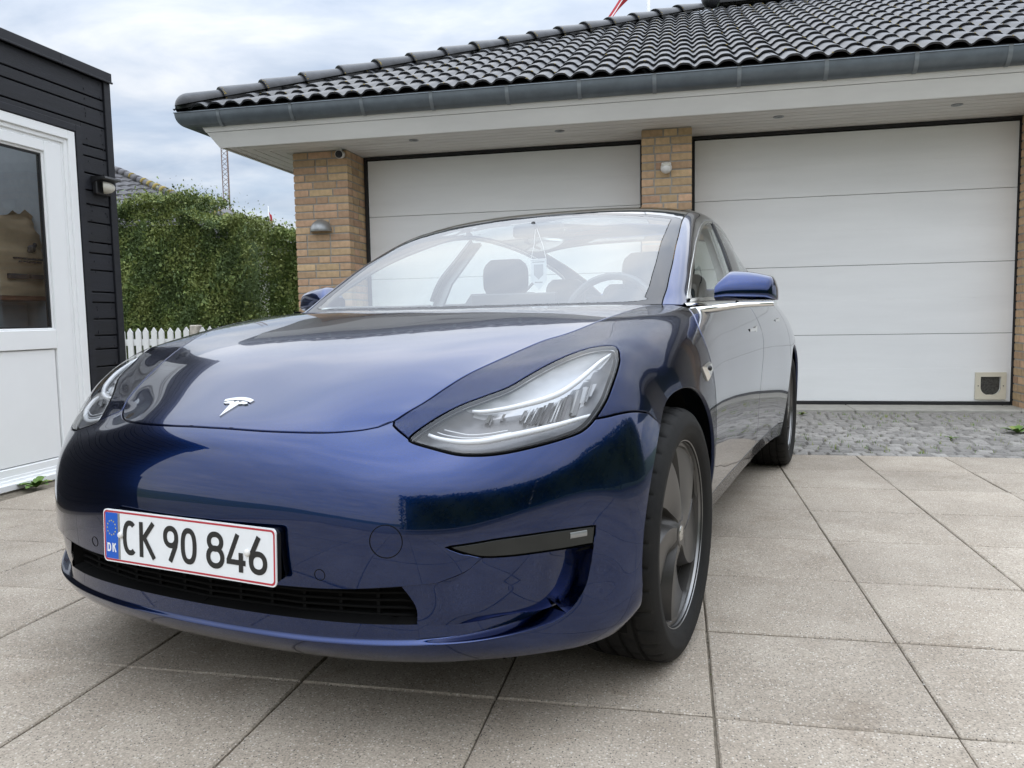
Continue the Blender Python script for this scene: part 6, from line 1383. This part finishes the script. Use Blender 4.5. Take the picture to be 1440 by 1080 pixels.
# ---- number plate
def plate():
    tilt = .04
    def W(s_, t, h=0): return (.0125+tilt*t-h, s_, .43+t)
    def rr(w, hh, r, n=5):
        return [(cx*(w-r)+r*math.cos(a), cy*(hh-r)+r*math.sin(a)) for cx, cy, a0 in ((1, 1, 0), (-1, 1, math.pi/2), (-1, -1, math.pi), (1, -1, 1.5*math.pi)) for a in a0+np.linspace(0, math.pi/2, n)]
    def slab(poly, h0, h1, name, m, par):
        k = len(poly); V = [W(*p, h0) for p in poly]+[W(*p, h1) for p in poly]
        return MB().add(cc(V), [(i, (i+1) % k, k+(i+1) % k, k+i) for i in range(k)]+[tuple(range(k, 2*k))]).build(name, m, par)
    P = slab(rr(.252, .060, .010), -.001, .0022, 'number_plate', M['platewhite'], CAR)
    slab([(x*1.0+(.006 if x > 0 else 0), y-.001) for x, y in rr(.240, .056, .012)], -.020, -.001, 'plate_holder', M['black'], P)
    def ringb(a, b, h, name, m):
        k = len(a); V = [W(*p, h) for p in a]+[W(*p, h) for p in b]; MB().add(cc(V), [(i, (i+1) % k, k+(i+1) % k, k+i) for i in range(k)]).build(name, m, P)
    ringb(rr(.2495, .0572, .009), rr(.2455, .0532, .007), .0026, 'plate_border', M['platered'])
    slab([(-.2445, -.0525), (-.2055, -.0525), (-.2055, .0525), (-.2445, .0525)], .0022, .0027, 'plate_band', M['plateblue'], P)
    slab([(-.2050, -.0525), (-.1985, -.0525), (-.1985, .0525), (-.2050, .0525)], .0022, .0026, 'plate_band', M['plategrey'], P)
    st = MB()
    for k in range(12):
        a = 2*math.pi*k/12; cx, cy = -.225+.0135*math.sin(a), .018+.0165*math.cos(a)
        pts = [(cx+(.0027 if j % 2 == 0 else .0011)*math.sin(math.pi*j/5), cy+(.0027 if j % 2 == 0 else .0011)*math.cos(math.pi*j/5)) for j in range(10)]
        st.add(cc([W(cx, cy, .0031)]+[W(*p, .0031) for p in pts]), [(0, 1+j, 1+(j+1) % 10) for j in range(10)])
    st.build('plate_stars', M['gold'], P)
    def ribbon(mb, pts, w, h, closed=False):
        pts = np.array(pts, float); n = len(pts); L, Rr = [], []
        for i in range(n):
            if closed: a, b = pts[(i-1) % n], pts[(i+1) % n]
            else: a, b = pts[max(0, i-1)], pts[min(n-1, i+1)]
            d1 = pts[i]-a; d2 = b-pts[i]
            d1 = d1/(np.linalg.norm(d1) or 1); d2 = d2/(np.linalg.norm(d2) or 1)
            if not closed and i == 0: d1 = d2
            if not closed and i == n-1: d2 = d1
            d = d1+d2; d /= np.linalg.norm(d)+1e-9; nn = np.array([-d[1], d[0]]); k = w/2/max(.5, nn@np.array([-d1[1], d1[0]])); L.append(pts[i]+nn*k); Rr.append(pts[i]-nn*k)
        k = len(L); m = k if closed else k-1
        mb.add(cc([W(*p, h) for p in L]+[W(*p, h) for p in Rr]), [(i, (i+1) % k, k+(i+1) % k, k+i) for i in range(m)])
    def ell(cx, cy, rx, ry, a0, a1, n=24, e=.82): return [(cx+rx*math.copysign(abs(math.cos(a))**e, math.cos(a)), cy+ry*math.copysign(abs(math.sin(a))**e, math.sin(a))) for a in np.linspace(R_(a0), R_(a1), n)]
    def glyph(mb, ch, x0, x1, y0, y1, w, h):
        cx, cy = (x0+x1)/2, (y0+y1)/2; rx, ry = (x1-x0-w)/2, (y1-y0-w)/2; H = y1-y0
        if ch == 'C': ribbon(mb, ell(cx+.002, cy, rx+.002, ry, 52, 308, 30, .85), w, h)
        if ch == 'K':
            ribbon(mb, [(x0+w/2, y0), (x0+w/2, y1)], w, h); ribbon(mb, [(x1-w*.5, y1), (x0+w*1.05, cy+.002)], w*.98, h+.0002); ribbon(mb, [(x0+w*1.25, cy+.006), (x1-w*.35, y0)], w*.98, h+.0004)
        if ch == '0': ribbon(mb, ell(cx, cy, rx, ry, 0, 360, 41)[:-1], w, h, True)
        if ch == '8':
            ribbon(mb, ell(cx, y1-w/2-(H*.235-w/4), rx*.88, H*.235-w/4, 0, 360, 33, .95)[:-1], w, h, True); ribbon(mb, ell(cx, y0+w/2+(H*.275-w/4), rx, H*.275-w/4, 0, 360, 33, .95)[:-1], w, h+.0002, True)
        if ch in '96':
            f = (lambda p: p) if ch == '9' else (lambda p: (2*cx-p[0], 2*cy-p[1]))
            b = y1-w/2-H*.275+w/4; ribbon(mb, [f(p) for p in ell(cx, b, rx, H*.275-w/4, 0, 360, 33, .92)[:-1]], w, h, True)
            ribbon(mb, [f(p) for p in [(cx+rx, b), (cx+rx*.98, b-.008), (cx+rx*.82, b-.020), (cx-rx*.15, y0)]], w, h+.0002)
        if ch == '4':
            ribbon(mb, [(cx+rx*.25, y1), (x0+w*.45, y0+H*.30), ], w*.95, h); ribbon(mb, [(x0-w*.03, y0+H*.255), (x1, y0+H*.255)], w*.95, h+.0002); ribbon(mb, [(x1-w*1.05, y0), (x1-w*1.05, y0+H*.52)], w, h+.0004)
        if ch == 'D': ribbon(mb, [(x0+w/2, y0+w/2), (cx, y0+w/2)]+ell(cx, cy, rx, ry, -80, 80, 14, 1)+[(cx, y1-w/2), (x0+w/2, y1-w/2)], w, h, True)
    X = lambda f: -.252+.504*f
    y0, y1 = -.0395, .0395
    for ch, a, b in (('C', .124, .208), ('K', .228, .327), ('9', .374, .464), ('0', .478, .57), ('8', .624, .726), ('4', .738, .840), ('6', .858, .955)):
        m = MB(); glyph(m, ch, X(a), X(b), y0, y1, .0118, .0028); m.build('plate_character', M['plateblack'], P)
    m = MB(); glyph(m, 'D', -.240, -.2275, -.037, -.017, .0040, .0032); glyph(m, 'K', -.2235, -.2105, -.037, -.017, .0040, .0032); m.build('plate_character', M['platewhite'], P)
    for f in (.112, .852):
        m = MB(); c = W(X(f), .004, .0022); G = []
        for r, hh in ((.0075, .0), (.0075, .003), (.006, .0052), (.003, .0062), (.0001, .0064)): G.append([(c[0]-hh, c[1]+r*math.cos(t), c[2]+r*math.sin(t)) for t in np.linspace(0, 2*math.pi, 16, endpoint=False)])
        m.grid(cc(np.array(G)), close=True); m.build('plate_bolt', M['plasticwhite'], P, smooth=True)
plate()
# ---- interior
def interior():
    b = MB(); G = []
    for x, z in ((1.24, .90), (1.36, .925), (1.55, .945), (1.70, .945), (1.76, .93), (1.78, .86), (1.75, .72)): G.append([(x, y, z-.03*(abs(y)/.7)**3) for y in np.linspace(-.72, .72, 13)])
    b.grid(cc(np.array(G))); b.build('dashboard', M['dash'], CAR, smooth=True)
    b = MB(); b.box((-.19, 1.735, .80), (.19, 1.755, 1.005), bev=.004); b.build('centre_screen', M['black'], CAR)
    b = MB(); c = np.array([1.82, .38, .90]); ax = np.array([-.42, 0, .0]); P = []
    for t in np.linspace(0, 2*math.pi, 41): P.append(c+.182*math.cos(t)*np.array([0, 1, 0])+.182*math.sin(t)*np.array([.40, 0, .917]))
    b.tube(cc(P), .016, 8, caps=False); b.box((.30, 1.80, .86), (.46, 1.84, .94), bev=.01); b.box((.22, 1.81, .885), (.54, 1.83, .91)); b.build('steering_wheel', M['black'], CAR, smooth=True, auto=40)
    def seat(y, x, w, top, head):
        b = MB(); G = []
        for t in np.linspace(0, 1, 14):
            z = .45+t*(top-.45); xx = x+.20*t**1.2; ww = w*(1-.22*max(0, t-.6)/.4)*(1 if t < .97 else .93); d = .075*(1-.5*t)
            G.append([(xx+d*math.copysign(abs(math.sin(a))**.6, math.sin(a)), y+ww*math.copysign(abs(math.cos(a))**.55, math.cos(a)), z) for a in np.linspace(0, 2*math.pi, 24, endpoint=False)])
        b.grid(cc(np.array(G)), close=True); b.add(cc(np.array(G[-1])), [tuple(range(24))]); b.box(*[cc(q) for q in ((x-.48, y-w, .36), (x+.05, y+w, .52))], bev=.03)
        G = []
        for t in np.linspace(0, 1, 9):
            z = head-.19+.19*t; s_ = (1-abs(2*t-1)**4*.35); G.append([(x+.24+.045*s_*math.sin(a), y+.125*s_*math.copysign(abs(math.cos(a))**.6, math.cos(a)), z) for a in np.linspace(0, 2*math.pi, 20, endpoint=False)])
        b.grid(cc(np.array(G)), close=True); b.add(cc(np.array(G[-1])), [tuple(range(20))]); b.build('seat', M['seat'], CAR, smooth=True, auto=45)
    seat(.37, 2.22, .24, 1.03, 1.20); seat(-.37, 2.22, .24, 1.03, 1.20)
    for y in (-.36, .0, .36): seat(y, 3.05, .20, 1.00, 1.13 if y else 1.09)
    b = MB(); b.box((-.68, 1.8, .30), (.68, 3.5, .36)); b.box((-.70, 3.30, .3), (.70, 3.34, .98)); b.box((-.66, 3.3, .96), (.66, 4.2, .99)); b.box((-.15, 1.75, .36), (.15, 2.6, .66)); b.build('cabin_floor', M['interior'], CAR)
    for sg in (1, -1):
        b = MB(); b.box((sg*.72, 1.35, .35), (sg*.745, 3.6, .93)); b.build('door_trim', M['interior'], CAR)
        b = MB(); b.grid(cc(np.array([[(x, sg*(y+dy), z) for dy in (-.07, -.025)] for x, y, z in ((2.40, .79, .95), (2.46, .755, 1.09), (2.54, .705, 1.2), (2.62, .655, 1.31))]))); 
        b.grid(cc(np.array([[(x+.11, sg*(y-.03), z), (x-.02, sg*(y-.03), z)] for x, y, z in ((2.38, .79, .95), (2.44, .755, 1.09), (2.52, .705, 1.2), (2.60, .655, 1.31))]))); b.build('pillar_trim', M['greytrim'], CAR)
    P = np.array([(x, y, 0) for x in np.linspace(2.1, 3.3, 8) for y in np.linspace(-.58, .58, 9)]); 
    G = [[(x, y, np.interp(x, [2.1, 2.45, 2.85, 3.3], [1.335, 1.39, 1.392, 1.35])-.05*(abs(y)/.58)**3) for y in np.linspace(-.58, .58, 9)] for x in np.linspace(2.08, 3.35, 9)]
    b = MB(); b.grid(cc(np.array(G))); b.build('headliner', M['roofglass'], CAR, smooth=True)
    b = MB(); b.box(*[cc(q) for q in ((2.00, -.12, 1.255), (2.03, .12, 1.315))], bev=.012); b.tube(cc([(1.96, 0, 1.31), (2.0, 0, 1.29)]), .01); b.build('rear_view_mirror', M['black'], CAR, smooth=True, auto=40)
interior()
def local_to_world(P): th = .222; P = np.asarray(P, float); return np.array([-1.046, 1.466, 0])+P[..., :1]*[math.sin(th), math.cos(th), 0]+P[..., 1:2]*[math.cos(th), -math.sin(th), 0]+P[..., 2:]*[0, 0, 1]
def pennant():
    o = local_to_world(np.array([1.985, .012, 0])); r = tag(empty('pennant', o, -.222), 'small pale pennant hanging on two strings behind the windscreen', 'pennant')
    b = MB(); b.prism([(-.037, 1.155), (.037, 1.155), (.037, 1.065), (0, 1.025), (-.037, 1.065)], -.001, .001, axis=1); b.build('cloth', M['pennant'], r)
    b = MB(); b.prism([(-.022, 1.135), (.022, 1.135), (.022, 1.09), (0, 1.07), (-.022, 1.09)], -.0016, .0016, axis=1); b.box((-.028, -.0016, 1.143), (.028, .0016, 1.148)); b.box((-.018, -.0016, 1.055), (.018, .0016, 1.060)); b.build('print', M['pennantprint'], r)
    b = MB(); b.tube([(-.036, 0, 1.156), (.036, 0, 1.156)], .003, 6); b.tube([(-.036, 0, 1.156), (-.02, 0, 1.22), (-.012, 0, 1.29)], .0014, 5); b.tube([(.036, 0, 1.156), (.02, 0, 1.22), (-.006, 0, 1.29)], .0014, 5); b.build('string', M['flagwhite'], r)
pennant()
